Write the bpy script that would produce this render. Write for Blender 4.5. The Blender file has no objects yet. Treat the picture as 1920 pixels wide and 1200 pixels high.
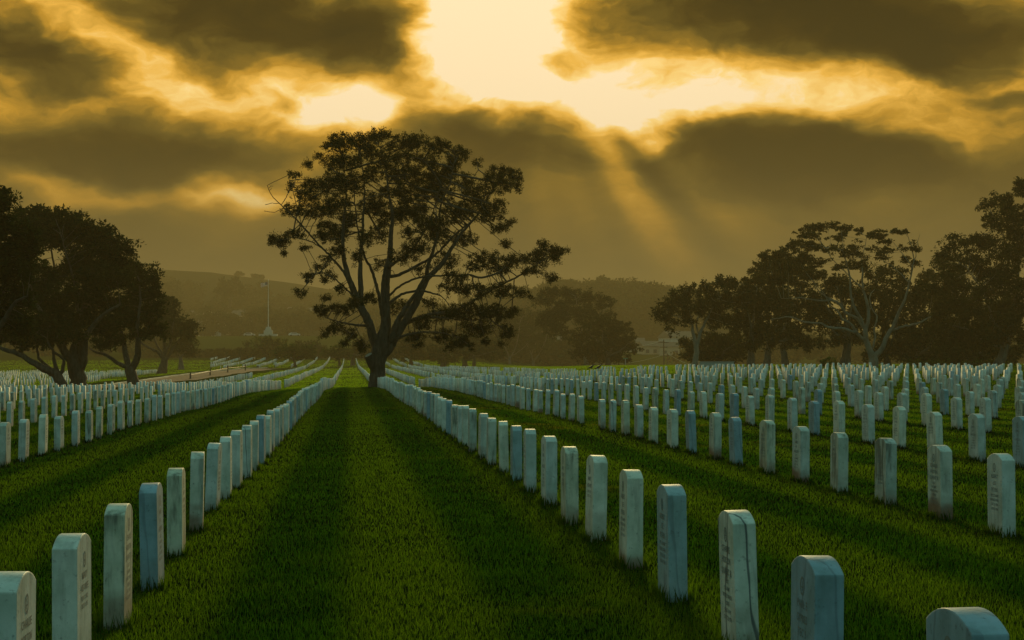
import bpy, bmesh, math, random
import numpy as np
from mathutils import Vector, Matrix, Euler
R = math.radians
rng = np.random.default_rng(7)
random.seed(7)
scene = bpy.context.scene
col = scene.collection

# ------------------------------------------------------------------ camera
FPX = 3400.0                       # focal length in pixels of the 1920 px wide photograph
VPX, HZY = 654.0, 680.0            # where the rows vanish, and the eye level
CAM = np.array([0.0, 0.0, 1.27])
cd = bpy.data.cameras.new('camera'); cam = bpy.data.objects.new('camera', cd); col.objects.link(cam)
cd.sensor_width = 36.0; cd.lens = FPX / 1920 * 36; cd.clip_start = 0.1; cd.clip_end = 20000
cam.location = CAM
YAW, PITCH = math.atan((960 - VPX) / FPX), math.atan((HZY - 600) / FPX)
cam.rotation_euler = (R(90) + PITCH, 0, -YAW)
scene.camera = cam
CR = np.array(Euler(cam.rotation_euler).to_matrix())
def ray(px, py):
    v = CR @ np.array([px - 960.0, 600.0 - py, -FPX]); return v / v[1]
def at(px, py, Y):                 # the point of the world at depth Y seen at a photograph pixel
    return CAM + ray(px, py) * Y

# ------------------------------------------------------------------ render settings
scene.render.engine = 'CYCLES'
scene.cycles.use_denoising = True
try: scene.cycles.denoiser = 'OPENIMAGEDENOISE'
except Exception: pass
scene.cycles.max_bounces = 6; scene.cycles.diffuse_bounces = 3; scene.cycles.transmission_bounces = 3
scene.cycles.volume_bounces = 1; scene.cycles.transparent_max_bounces = 6
scene.cycles.sample_clamp_indirect = 4.0
scene.view_settings.view_transform = 'Standard'; scene.view_settings.look = 'None'
scene.view_settings.exposure = 0.0; scene.view_settings.gamma = 1.0

# ------------------------------------------------------------------ node helpers
class NT:
    def __init__(s, tree): s.t = tree; s.n = tree.nodes; s.l = tree.links
    def add(s, kind, **kw):
        n = s.n.new(kind)
        for k, v in kw.items(): setattr(n, k, v)
        return n
    def put(s, sock, v):
        if v is None: return
        if hasattr(v, 'is_output') or hasattr(v, 'links'): s.l.new(v, sock)
        else: sock.default_value = v
    def math(s, op, a, b=None, c=None, clamp=False):
        n = s.add('ShaderNodeMath', operation=op, use_clamp=clamp)
        s.put(n.inputs[0], a); s.put(n.inputs[1], b); s.put(n.inputs[2], c)
        return n.outputs[0]
    def noise(s, vec, scale, detail=3, rough=0.55, w=None):
        n = s.add('ShaderNodeTexNoise', noise_dimensions='4D' if w is not None else '3D')
        if vec is not None: s.l.new(vec, n.inputs['Vector'])
        n.inputs['Scale'].default_value = scale; n.inputs['Detail'].default_value = detail
        n.inputs['Roughness'].default_value = rough
        if w is not None: s.put(n.inputs['W'], w)
        return n.outputs['Fac']
    def mapr(s, v, a, b, c=0.0, d=1.0, smooth=False):
        n = s.add('ShaderNodeMapRange', interpolation_type='SMOOTHSTEP' if smooth else 'LINEAR')
        s.put(n.inputs['Value'], v)
        for k, x in zip(('From Min', 'From Max', 'To Min', 'To Max'), (a, b, c, d)): s.put(n.inputs[k], x)
        return n.outputs[0]
    def mix(s, fac, a, b, mode='MIX'):
        n = s.add('ShaderNodeMix', data_type='RGBA', blend_type=mode)
        s.put(n.inputs[0], fac)
        for sock, v in ((n.inputs[6], a), (n.inputs[7], b)):
            if isinstance(v, tuple) and len(v) == 3: v = v + (1,)
            s.put(sock, v)
        return n.outputs[2]
    def scalev(s, vec, sx, sy, sz):
        n = s.add('ShaderNodeVectorMath', operation='MULTIPLY'); s.l.new(vec, n.inputs[0]); n.inputs[1].default_value = (sx, sy, sz)
        return n.outputs[0]

def px2ae(px, py):                 # direction (azimuth from the row axis, elevation) of a pixel
    r = ray(px, py); return math.atan2(r[0], r[1]), math.atan2(r[2], math.hypot(r[0], r[1]))
SUN_A, SUN_E = px2ae(962, 22)

# ------------------------------------------------------------------ world: sunset clouds in front, cool sky behind
w = bpy.data.worlds.new('World'); scene.world = w; w.use_nodes = True
N = NT(w.node_tree); N.n.clear()
geo = N.add('ShaderNodeTexCoord').outputs['Generated']
sx = N.add('ShaderNodeSeparateXYZ'); N.l.new(geo, sx.inputs[0])
X_, Y_, Z_ = sx.outputs
az = N.math('ARCTAN2', X_, Y_)
hyp = N.math('SQRT', N.math('ADD', N.math('MULTIPLY', X_, X_), N.math('MULTIPLY', Y_, Y_)))
el = N.math('ARCTAN2', Z_, hyp)
cb = N.add('ShaderNodeCombineXYZ'); N.l.new(az, cb.inputs[0]); N.l.new(el, cb.inputs[1]); P0 = cb.outputs[0]
# warp the cloud plane by noise so that edges are ragged
def warp(P, scale, amt, stretch):
    n = N.add('ShaderNodeTexNoise'); N.l.new(N.scalev(P, *stretch), n.inputs['Vector'])
    n.inputs['Scale'].default_value = scale; n.inputs['Detail'].default_value = 4; n.inputs['Roughness'].default_value = 0.5
    a = N.add('ShaderNodeVectorMath', operation='SUBTRACT'); N.l.new(n.outputs['Color'], a.inputs[0]); a.inputs[1].default_value = (.5, .5, .5)
    b = N.add('ShaderNodeVectorMath', operation='MULTIPLY'); N.l.new(a.outputs[0], b.inputs[0]); b.inputs[1].default_value = (amt, amt * .55, 0)
    c = N.add('ShaderNodeVectorMath', operation='ADD'); N.l.new(P, c.inputs[0]); N.l.new(b.outputs[0], c.inputs[1])
    return c.outputs[0]
P = warp(P0, 17.0, 0.072, (1, 1.9, 1))
P = warp(P, 55.0, 0.013, (1, 1.5, 1))
# (px, py, rx, ry, rotation, amount): cloud banks (minus) and openings (plus)
CL = [(980, 110, 420, 190, 0, .20), (835, 10, 100, 80, 25, .40), (930, 20, 120, 120, 0, .45), (1010, 10, 90, 70, -25, .35), (880, 90, 90, 55, 30, .22), (960, 140, 80, 60, 35, .42), (1060, 130, 110, 50, 20, .28), (1130, 90, 60, 30, 0, .15), (1150, 185, 90, 40, 25, .2), (900, 165, 120, 40, -8, .25),
 (505, 212, 110, 36, 0, .14), (430, 175, 260, 55, 0, .22), (240, 112, 190, 42, -33, .42), (120, 28, 160, 45, -12, .16),
 (720, 150, 200, 60, 0, .30), (640, 200, 150, 45, 0, .18), (1180, 200, 190, 60, 0, .42), (1130, 232, 90, 34, 0, .30),
 (1290, 150, 260, 70, 0, .30), (1500, 120, 260, 60, -8, .26), (1440, 186, 250, 30, 0, .42), (1270, 222, 120, 24, 16, .34), (1630, 226, 160, 30, -17, .48),
 (1760, 262, 120, 34, -8, .26), (1850, 215, 130, 70, 10, .36), (1890, 130, 110, 40, 0, .26), (1700, 165, 200, 30, -10, .22),
 (150, 358, 130, 26, 0, .26), (450, 360, 110, 26, -4, .40), (60, 200, 220, 32, 4, .26), (30, 345, 120, 40, 0, .16), (330, 352, 330, 34, 0, .13),
 (1480, 410, 420, 40, 2, .05), (1700, 395, 200, 40, 0, .05), (1100, 440, 260, 60, 0, .05),
 (520, 55, 340, 90, -8, -.42), (700, 85, 130, 75, 0, -.34), (350, 25, 240, 60, 0, -.16), (80, 128, 210, 62, -10, -.40), (20, 60, 140, 50, 0, -.14),
 (520, 196, 40, 16, -15, -.22), (130, 285, 260, 50, 4, -.22), (330, 240, 300, 40, -4, -.16), (420, 305, 300, 40, 3, -.22), (640, 300, 200, 70, 0, -.10),
 (850, 215, 200, 50, 0, -.26), (1010, 262, 230, 60, 5, -.30), (1430, 275, 330, 95, 0, -.36), (1270, 255, 120, 50, 30, -.12), (1650, 310, 300, 70, 0, -.18),
 (1330, 35, 330, 80, 0, -.36), (1600, 60, 330, 95, -10, -.42), (1790, 130, 170, 60, -25, -.34), (1850, 50, 220, 70, 0, -.22), (1225, 160, 85, 26, 0, -.24),
 (1905, 190, 60, 18, 0, -.2), (1060, 115, 60, 22, 0, -.22), (1250, 400, 380, 90, 0, -.03), (230, 450, 350, 80, 0, -.03)]
def ramp_base():
    a0 = px2ae(960, 520)[1]; a1 = px2ae(960, 300)[1]; a2 = px2ae(960, 160)[1]
    low = N.mapr(el, a0, a1, .28, .35, True)
    return N.math('ADD', low, N.mapr(el, a1, a2, 0, .24, True))
B = ramp_base()
for (cx, cy, rx, ry, rot, amp) in CL:
    if 0 < amp < .7: amp *= .74 if cx < 1000 else .58
    if amp < 0: amp *= 1.05
    a, e = px2ae(cx, cy)
    m = N.add('ShaderNodeMapping', vector_type='TEXTURE')
    m.inputs['Location'].default_value = (a, e, 0)
    m.inputs['Rotation'].default_value = (0, 0, R(rot))
    m.inputs['Scale'].default_value = (rx * (1.45 if 0 < amp < .7 else 1.28) / FPX, ry * (1.65 if 0 < amp < .7 else 1.38) / FPX, 1)
    N.l.new(P, m.inputs['Vector'])
    ln = N.add('ShaderNodeVectorMath', operation='LENGTH'); N.l.new(m.outputs[0], ln.inputs[0])
    B = N.math('ADD', B, N.mapr(ln.outputs['Value'], 0.0, 1.15, amp, 0.0, True))
n1 = N.noise(N.scalev(P, 1, 2.6, 1), 11, 5, .55)
n2 = N.noise(N.scalev(P, 1, 2.2, 1), 48, 8, .62)
hi = N.mapr(el, px2ae(960, 420)[1], px2ae(960, 180)[1], .42, 1.0, True)
B = N.math('ADD', B, N.math('MULTIPLY', N.math('SUBTRACT', n1, .5), N.math('MULTIPLY', hi, .46)))
B = N.math('ADD', B, N.math('MULTIPLY', N.math('SUBTRACT', n2, .5), N.math('MULTIPLY', hi, .42)))
# crepuscular rays fanning out below the opening in the cloud
dx = N.math('SUBTRACT', az, SUN_A); dy = N.math('SUBTRACT', SUN_E, el)
th = N.math('ARCTAN2', dx, dy)
rad = N.math('SQRT', N.math('ADD', N.math('MULTIPLY', dx, dx), N.math('MULTIPLY', dy, dy)))
band = N.math('MULTIPLY', N.mapr(rad, 230 / FPX, 330 / FPX, 0, 1, True), N.mapr(rad, 380 / FPX, 880 / FPX, 1, 0, True))
rays = None
for (deg, wd, amp) in ((34.5, 4.5, .11), (30.0, 2.6, .035), (46.5, 4.0, .09), (53, 3, .06), (-53, 5, .15), (-61, 4, .11), (20, 5, .035), (-44, 4, .04), (10, 5, .025), (62, 5, .03), (-10, 6, .02), (-30, 5, .02), (27, 2, .02)):
    g = N.mapr(N.math('ABSOLUTE', N.math('SUBTRACT', th, R(deg))), 0, R(wd * 1.7), amp, 0, True)
    rays = g if rays is None else N.math('ADD', rays, g)
B = N.math('ADD', B, N.math('MULTIPLY', rays, N.math('MULTIPLY', band, 3.0)))
cr = N.add('ShaderNodeValToRGB'); N.l.new(B, cr.inputs[0])
els = cr.color_ramp.elements
stops = [(0.0, (.010, .005, .0002)), (.18, (.034, .018, .0008)), (.34, (.105, .066, .008)), (.48, (.26, .145, .013)), (.62, (.62, .31, .024)), (.78, (1.08, .58, .085)), (.92, (1.26, .86, .29)), (1.0, (1.28, 1.0, .60))]
els[0].position = 0; els[0].color = stops[0][1] + (1,); els[1].position = 1; els[1].color = stops[-1][1] + (1,)
for p, c in stops[1:-1]:
    e = els.new(p); e.color = c + (1,)
front = cr.outputs[0]
# lower sky is greyer; behind and above the viewer the overcast is cool
front = N.mix(N.mapr(el, px2ae(960, 600)[1], px2ae(960, 260)[1], .8, 0, True), front, (.075, .068, .038))
sky = N.add('ShaderNodeTexSky', sky_type='NISHITA', sun_disc=False, sun_elevation=SUN_E, sun_rotation=SUN_A)
sky.air_density = 1.4; sky.dust_density = 1.5
cool = N.mix(.45, (.115, .26, .32), sky.outputs[0])
cool = N.mix(1.0, cool, (.10, .20, .25), 'MIX') if False else cool
fw = N.math('MULTIPLY', N.mapr(Y_, -.15, .75, 0, 1, True), N.mapr(el, R(12.5), R(34), 1, 0.0, True))
SKYK = 1.0
cool_n = N.mix(.25, (.15, .365, .335), N.mix(1.0, sky.outputs[0], (.05, .05, .05), 'MULTIPLY'))
cfin = N.mix(fw, cool_n, front)
bg = N.add('ShaderNodeBackground'); N.l.new(cfin, bg.inputs[0]); bg.inputs[1].default_value = 1.0
out = N.add('ShaderNodeOutputWorld'); N.l.new(bg.outputs[0], out.inputs[0])
w.cycles.sampling_method = 'MANUAL'; w.cycles.sample_map_resolution = 1024

# ------------------------------------------------------------------ the sun, low behind the cloud opening
sd = bpy.data.lights.new('sun', 'SUN'); so = bpy.data.objects.new('sun', sd); col.objects.link(so)
sd.energy = 3.2; sd.angle = R(9); sd.color = (1.0, .74, .30)
sdir = Vector((math.sin(SUN_A) * math.cos(SUN_E), math.cos(SUN_A) * math.cos(SUN_E), math.sin(SUN_E)))
so.rotation_euler = sdir.to_track_quat('Z', 'Y').to_euler(); so.location = (10, 60, 40)

# ------------------------------------------------------------------ object helpers
def tag(o, label=None, cat=None, group=None, kind=None):
    if label: o['label'] = label
    if cat: o['category'] = cat
    if group: o['group'] = group
    if kind: o['kind'] = kind
    return o
def empty(name, loc=(0, 0, 0), rz=0.0):
    o = bpy.data.objects.new(name, None); col.objects.link(o); o.location = loc; o.rotation_euler = (0, 0, rz)
    o.empty_display_size = .2
    return o
def obj(name, me, parent=None, loc=None):
    o = bpy.data.objects.new(name, me); col.objects.link(o)
    if parent is not None: o.parent = parent
    if loc is not None: o.location = loc
    return o
def fast_mesh(name, V, F, m=None, smooth=False):
    """V (n,3), F (m,k) all faces with the same corner count"""
    V = np.asarray(V, dtype=np.float32); F = np.asarray(F, dtype=np.int32)
    me = bpy.data.meshes.new(name); k = F.shape[1]
    me.vertices.add(len(V)); me.vertices.foreach_set('co', V.ravel())
    me.loops.add(F.size); me.loops.foreach_set('vertex_index', F.ravel())
    me.polygons.add(len(F)); me.polygons.foreach_set('loop_start', np.arange(0, F.size, k, dtype=np.int32))
    me.polygons.foreach_set('loop_total', np.full(len(F), k, dtype=np.int32))
    if smooth: me.polygons.foreach_set('use_smooth', np.ones(len(F), dtype=bool))
    me.update(calc_edges=True)
    if m: me.materials.append(m)
    return me
class MB:
    """collects simple solids and links them as one mesh"""
    def __init__(s): s.v = []; s.f = []
    def raw(s, vs, fs):
        b = len(s.v); s.v += [tuple(v) for v in vs]; s.f += [tuple(i + b for i in f) for f in fs]; return s
    def box(s, c, d, rz=0.0, taper=1.0):
        cx, cy, cz = c; hx, hy, hz = d[0] / 2, d[1] / 2, d[2] / 2; vs = []
        for z, t in ((-hz, 1), (hz, taper)):
            for x, y in ((-hx, -hy), (hx, -hy), (hx, hy), (-hx, hy)):
                x *= t; y *= t
                vs.append((cx + x * math.cos(rz) - y * math.sin(rz), cy + x * math.sin(rz) + y * math.cos(rz), cz + z))
        return s.raw(vs, [(3, 2, 1, 0), (4, 5, 6, 7), (0, 1, 5, 4), (1, 2, 6, 5), (2, 3, 7, 6), (3, 0, 4, 7)])
    def tube(s, pts, rs, n=8, cap=True):
        pts = [Vector(p) for p in pts]
        if not hasattr(rs, '__len__'): rs = [rs] * len(pts)
        vs = []; fs = []; prev = None
        for i, p in enumerate(pts):
            d = (pts[min(i + 1, len(pts) - 1)] - pts[max(i - 1, 0)]).normalized()
            if prev is None: u = d.orthogonal().normalized()
            else:
                u = prev - d * prev.dot(d); u = u.normalized() if u.length > 1e-6 else d.orthogonal().normalized()
            prev = u; v = d.cross(u)
            for k in range(n):
                a = 2 * math.pi * k / n; vs.append(p + (u * math.cos(a) + v * math.sin(a)) * rs[i])
        for i in range(len(pts) - 1):
            for k in range(n):
                a = i * n + k; b = i * n + (k + 1) % n; fs.append((a, b, b + n, a + n))
        if cap: fs.append(tuple(reversed(range(n)))); fs.append(tuple(range(len(vs) - n, len(vs))))
        return s.raw(vs, fs)
    def build(s, name, m, parent=None, loc=None, smooth=False):
        me = bpy.data.meshes.new(name); me.from_pydata(s.v, [], s.f); me.update()
        if smooth:
            for p in me.polygons: p.use_smooth = True
        if m: me.materials.append(m)
        return obj(name, me, parent, loc)

# ------------------------------------------------------------------ materials
def new_mat(name):
    m = bpy.data.materials.new(name); m.use_nodes = True; T = NT(m.node_tree)
    return m, T, T.n['Principled BSDF'], T.n['Material Output']
def flat_mat(name, c, rough=.8, metal=0.0, var=.15, scale=3.0):
    m, T, b, o = new_mat(name)
    tc = T.add('ShaderNodeTexCoord').outputs['Object']
    n = T.noise(tc, scale, 4)
    T.l.new(T.mix(1.0, c, T.mix(n, (1 - var,) * 3, (1 + var,) * 3), 'MULTIPLY'), b.inputs['Base Color'])
    b.inputs['Specular IOR Level'].default_value = .5 if rough < .85 else .05
    b.inputs['Roughness'].default_value = rough; b.inputs['Metallic'].default_value = metal
    return m
def grass_colour(T, pos):
    """mown lawn: greens with yellower and drier patches, faint mower bands along the rows"""
    big = T.noise(pos, .16, 4, .6); mid = T.noise(pos, .9, 4, .6); fine = T.noise(T.scalev(pos, 1, .55, 1), 5.0, 3)
    c = T.mix(T.mapr(mid, .35, .7, 0, 1), (.0040, .0135, .0030), (.0080, .0230, .0035))
    c = T.mix(T.mapr(fine, .4, .75, 0, .55), c, (.013, .030, .005))
    sxx = T.add('ShaderNodeSeparateXYZ'); T.l.new(pos, sxx.inputs[0])
    dry = T.math('MULTIPLY', T.mapr(big, .50, .64, 0, 1, True), T.mapr(mid, .45, .62, .1, 1, True))
    dry = T.math('MULTIPLY', dry, T.mapr(sxx.outputs[0], 0, 3.5, .12, .85, True))
    c = T.mix(dry, c, (.042, .034, .008))
    mw = T.math('SINE', T.math('MULTIPLY', sxx.outputs[0], 2 * math.pi / 1.38))
    c = T.mix(T.mapr(mw, -.7, .7, 0, .85, True), c, (.026, .040, .005))
    far_sunlit = T.mapr(sxx.outputs[1], 112, 132, 0, .75, True)               # sunlit glow of the lawn beyond the cross path, mixed into its colour
    c = T.mix(far_sunlit, c, (.062, .088, .006))
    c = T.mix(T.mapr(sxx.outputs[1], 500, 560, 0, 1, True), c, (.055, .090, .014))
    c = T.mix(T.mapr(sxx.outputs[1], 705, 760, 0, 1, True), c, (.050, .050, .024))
    return c
def mk_grass(name, blades):
    m, T, b, o = new_mat(name)
    pos = T.add('ShaderNodeNewGeometry').outputs['Position']
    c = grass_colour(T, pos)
    if blades:
        g = T.add('ShaderNodeNewGeometry').outputs['Random Per Island']
        c = T.mix(1.0, c, T.mix(g, (.65, .68, .6), (1.5, 1.4, 1.2)), 'MULTIPLY')
        T.n.remove(b)
        d = T.add('ShaderNodeBsdfDiffuse'); t = T.add('ShaderNodeBsdfTranslucent'); gl = T.add('ShaderNodeBsdfGlossy')
        T.l.new(c, d.inputs[0]); T.l.new(T.mix(1.0, c, (3.2, 4.4, .7), 'MULTIPLY'), t.inputs[0]); gl.inputs[0].default_value = (.6, .6, .5, 1); gl.inputs['Roughness'].default_value = .5
        ms = T.add('ShaderNodeMixShader'); ms.inputs[0].default_value = .58; T.l.new(d.outputs[0], ms.inputs[1]); T.l.new(t.outputs[0], ms.inputs[2])
        m2 = T.add('ShaderNodeMixShader'); m2.inputs[0].default_value = .0; T.l.new(ms.outputs[0], m2.inputs[1]); T.l.new(gl.outputs[0], m2.inputs[2])
        T.l.new(m2.outputs[0], o.inputs['Surface'])
    else:
        T.l.new(T.mix(1.0, c, (.55, .6, .55), 'MULTIPLY'), b.inputs['Base Color']); b.inputs['Roughness'].default_value = .95
        b.inputs['Specular IOR Level'].default_value = 0.0
        bp = T.add('ShaderNodeBump'); bp.inputs['Strength'].default_value = 1.0; bp.inputs['Distance'].default_value = .04
        T.l.new(T.noise(pos, 26, 3), bp.inputs['Height']); T.l.new(bp.outputs[0], b.inputs['Normal'])
    return m
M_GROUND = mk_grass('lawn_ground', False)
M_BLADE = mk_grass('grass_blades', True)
def mk_leaf(name, c, tr=.3, var=.5):
    m, T, b, o = new_mat(name)
    g = T.add('ShaderNodeNewGeometry'); T.n.remove(b)
    n = T.noise(g.outputs['Position'], .7, 2)
    cc = T.mix(1.0, c, T.mix(g.outputs['Random Per Island'], (1 - var,) * 3, (1 + var, 1 + var, 1 + var * .4)), 'MULTIPLY')
    cc = T.mix(1.0, cc, T.mix(n, (.7, .75, .8), (1.35, 1.25, 1.0)), 'MULTIPLY')
    d = T.add('ShaderNodeBsdfDiffuse'); t = T.add('ShaderNodeBsdfTranslucent'); T.l.new(cc, d.inputs[0]); T.l.new(T.mix(1.0, cc, (1.7, 1.5, .7), 'MULTIPLY'), t.inputs[0])
    ms = T.add('ShaderNodeMixShader'); ms.inputs[0].default_value = tr; T.l.new(d.outputs[0], ms.inputs[1]); T.l.new(t.outputs[0], ms.inputs[2])
    T.l.new(ms.outputs[0], o.inputs['Surface']); return m
L_PINE = mk_leaf('pine_foliage', (.018, .023, .007), .2)
L_CYP = mk_leaf('cypress_foliage', (.016, .026, .007), .18)
L_EUC = mk_leaf('eucalyptus_foliage', (.019, .025, .009), .22)
L_BUSH = mk_leaf('bush_foliage', (.038, .060, .015), .25)
L_FAR = mk_leaf('far_foliage', (.026, .034, .013), .15)
def mk_bark(name, c1, c2, sc=6.0):
    m, T, b, o = new_mat(name)
    tc = T.add('ShaderNodeNewGeometry').outputs['Position']
    v = T.scalev(tc, 1, 1, .28); n = T.noise(v, sc, 5, .65); n2 = T.noise(tc, .8, 3)
    c = T.mix(T.mapr(n, .32, .68), c1, c2); c = T.mix(T.mapr(n2, .4, .7, 0, .5), c, tuple(x * .5 for x in c1))
    T.l.new(c, b.inputs['Base Color']); b.inputs['Roughness'].default_value = .95; b.inputs['Specular IOR Level'].default_value = .15
    bp = T.add('ShaderNodeBump'); bp.inputs['Strength'].default_value = .9; bp.inputs['Distance'].default_value = .06
    T.l.new(n, bp.inputs['Height']); T.l.new(bp.outputs[0], b.inputs['Normal']); return m
K_DARK = mk_bark('dark_ridged_bark', (.035, .027, .018), (.12, .095, .065))
K_GREY = mk_bark('grey_bark', (.07, .06, .042), (.20, .17, .12))
K_PALE = mk_bark('pale_smooth_bark', (.13, .12, .085), (.28, .25, .18), 2.5)
def mk_stone(name, base, stain, rust, vein, blue=0.0):
    m, T, b, o = new_mat(name)
    tc = T.add('ShaderNodeTexCoord').outputs['Object']
    oi = T.add('ShaderNodeObjectInfo').outputs['Random']; isl = T.add('ShaderNodeNewGeometry').outputs['Random Per Island']
    wv = T.math('MULTIPLY', T.math('ADD', oi, 0.0), 60.0)
    n = T.noise(tc, 7, 5, .62, w=wv); st = T.noise(T.scalev(tc, 1, 1, .16), 15, 4, .6, w=wv); sp = T.noise(tc, 46, 3, .6, w=wv); ln = T.noise(T.scalev(tc, .5, .5, 1), 4, 3, .6, w=wv)
    c = T.mix(T.mapr(n, .35, .68), base, tuple(x * k for x, k in zip(base, (.62, .68, .62))))
    tint = T.mix(T.math('FRACT', T.math('MULTIPLY', oi, 7.31)), (.80, .86, .90), (1.10, 1.06, .96))
    c = T.mix(1.0, c, tint, 'MULTIPLY')
    c = T.mix(T.mapr(st, .46, .66, 0, stain, True), c, (.085, .085, .055))          # lichen and rain streaks
    c = T.mix(T.mapr(sp, .60, .74, 0, .55), c, (.06, .06, .045))
    s3 = T.add('ShaderNodeSeparateXYZ'); T.l.new(tc, s3.inputs[0])
    low = T.mapr(T.math('ADD', s3.outputs[2], T.math('MULTIPLY', T.math('SUBTRACT', ln, .5), .55)), .02, .20, 1, 0, True)
    c = T.mix(T.math('MULTIPLY', low, rust), c, (.17, .085, .040))                    # earth splash at the foot
    if vein:
        wa = T.add('ShaderNodeTexWave', wave_type='BANDS', bands_direction='DIAGONAL'); T.l.new(T.scalev(tc, 3.0, 2.0, .5), wa.inputs['Vector'])
        wa.inputs['Scale'].default_value = 1.3; wa.inputs['Distortion'].default_value = 5.5; wa.inputs['Detail'].default_value = 3; wa.inputs['Detail Scale'].default_value = 1.6
        T.l.new(T.math('MULTIPLY', oi, 25.0), wa.inputs['Phase Offset'])
        c = T.mix(T.mapr(wa.outputs['Fac'], .0, .05, vein, 0, True), c, (.035, .042, .045))
    T.l.new(c, b.inputs['Base Color']); b.inputs['Roughness'].default_value = .62; b.inputs['Specular IOR Level'].default_value = .3
    bp = T.add('ShaderNodeBump'); bp.inputs['Strength'].default_value = .35; bp.inputs['Distance'].default_value = .004
    T.l.new(sp, bp.inputs['Height']); T.l.new(bp.outputs[0], b.inputs['Normal']); return m
S_WHITE = mk_stone('white_marble', (.76, .77, .70), .32, .45, 0)
S_BLUE = mk_stone('blue_grey_marble', (.34, .47, .55), .2, .2, .3)
S_RUST = mk_stone('rust_stained_marble', (.72, .72, .63), .45, .9, 0)
S_VEIN = mk_stone('veined_marble', (.68, .72, .68), .4, .4, .8)
S_MOSS = mk_stone('lichen_marble', (.66, .67, .57), .8, .6, 0)
M_CARVE = flat_mat('carved_lettering', (.24, .25, .22), .9)

# ------------------------------------------------------------------ terrain
def sm(x, a, b):
    t = np.clip((np.asarray(x, dtype=float) - a) / (b - a), 0, 1); return t * t * (3 - 2 * t)
def cint(x, xs, ys):               # monotone-ish smooth interpolation
    x = np.asarray(x, dtype=float); y = np.interp(x, xs, ys)
    w_ = np.interp(x, xs, np.arange(len(xs))); i = np.clip(np.floor(w_).astype(int), 0, len(xs) - 2); t = w_ - i
    t = t * t * (3 - 2 * t); ys = np.asarray(ys, dtype=float)
    return .5 * y + .5 * (ys[i] * (1 - t) + ys[i + 1] * t)
def gz(X, Y):
    X = np.asarray(X, dtype=float); Y = np.asarray(Y, dtype=float)
    pc = cint(Y, [-3000, 0, 78, 100, 122, 150, 200, 260, 316, 380, 460, 560, 700, 770, 1000, 1250, 1500, 2000, 3200], [0, 0, 0, -.12, -.42, -.38, -.18, .0, .2, .9, 2.3, 4.6, 11.4, 12, 22, 26, 24, 10, 5])
    pr = cint(Y, [-3000, 0, 40, 120, 220, 300, 380, 460, 560, 700, 770, 1000, 1250, 1500, 2000, 3200], [0, 0, 0, .42, .78, .5, .25, .15, .8, 5, 8, 18, 24, 22, 10, 5])
    wgt = sm(X - .05 * np.clip(Y - 100, 0, 400), 4, 18 + .04 * np.clip(Y, 0, 500)); z = pc * (1 - wgt) + pr * wgt
    side = np.interp(X, [-80, -35, -19, -7.7, -4.64, -1.1, 1.7, 4.7, 7.7, 15, 80], [-.75, -.6, -.36, -.2, -.14, -.03, .02, 0, .05, .09, .28])
    z = z + side * (1 - sm(Y, 200, 460))
    u = X / np.maximum(Y, 100.0)   # the two hills on the skyline
    z = z + sm(Y, 950, 1300) * (1 - sm(Y, 1500, 2300)) * np.interp(u, [-.4, -.2, -.11, -.075, -.028, .02, .1, .3], [44, 43, 41.5, 39, 31, 20, 6, 0])
    z = z + 13 * np.exp(-((X - 118) / 80) ** 2 - ((Y - 860) / 110) ** 2)
    z = z + sm(np.abs(Y), 16, 50) * (.02 * np.sin(X * .9 + 1.3 * np.sin(Y * .31)) * np.sin(Y * .53 + .4) + .04 * np.sin(X * .23 + 2) * np.sin(Y * .17))
    return z
def G(x, y): return float(gz(x, y))
def hit(px, py):                   # where the ray of a pixel meets the ground
    r = ray(px, py); ts = np.concatenate([np.linspace(3, 60, 300), np.linspace(60, 1000, 2500)])
    d = CAM[2] + r[2] * ts - gz(r[0] * ts, ts); i = np.argmax(d <= 0)
    if d[i] > 0: i = len(ts) - 1
    t = ts[i]; return np.array([r[0] * t, t, G(r[0] * t, t)])

def grid_ground():
    ys = np.unique(np.concatenate([np.linspace(-60, 4, 17), np.arange(4, 60, .8), np.arange(60, 340, 2.5), np.arange(340, 900, 12), np.arange(900, 3300, 50), np.linspace(3300, 7000, 8)]))
    us = np.unique(np.concatenate([np.linspace(-3.2, -.36, 26), np.linspace(-.36, .56, 210), np.linspace(.56, 3.2, 26)]))
    Yg, U = np.meshgrid(ys, us, indexing='ij'); Xg = U * (np.abs(Yg) + 12)
    V = np.stack([Xg, Yg, gz(Xg, Yg)], -1).reshape(-1, 3); nu = len(us)
    i, j = np.meshgrid(np.arange(len(ys) - 1), np.arange(nu - 1), indexing='ij'); a = (i * nu + j).ravel()
    F = np.stack([a, a + 1, a + nu + 1, a + nu], -1)
    return fast_mesh('ground', V, F, M_GROUND, True)
tag(obj('ground', grid_ground()), kind='structure')

# ------------------------------------------------------------------ the park road on the left
M_ROAD = flat_mat('worn_asphalt', (.05, .04, .027), 1.0, var=.25, scale=1.2)
M_KERB = flat_mat('pale_kerb', (.50, .44, .32), .85)
far_e = [(150, 728), (205, 723.5), (240, 719), (270, 714.8), (320, 707), (370, 700.8), (410, 696), (450, 692.5), (500, 690)]
near_e = [(150, 733), (215, 727), (262, 722.5), (310, 719), (372, 712.5), (420, 705.5), (462, 698.5), (500, 694), (525, 691.5)]
FE = np.array([hit(*p) for p in far_e]); NE = np.array([hit(*p) for p in near_e])
def resample(Pt, n):
    Pt = np.asarray(Pt, dtype=float); d = np.r_[0, np.cumsum(np.linalg.norm(np.diff(Pt, axis=0), axis=1))]; s = np.linspace(0, d[-1], n)
    return np.stack([cint(s, d, Pt[:, k]) * .0 + np.interp(s, d, Pt[:, k]) for k in range(Pt.shape[1])], -1)
FE = resample(FE, 70); NE = resample(NE, 70)
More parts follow.
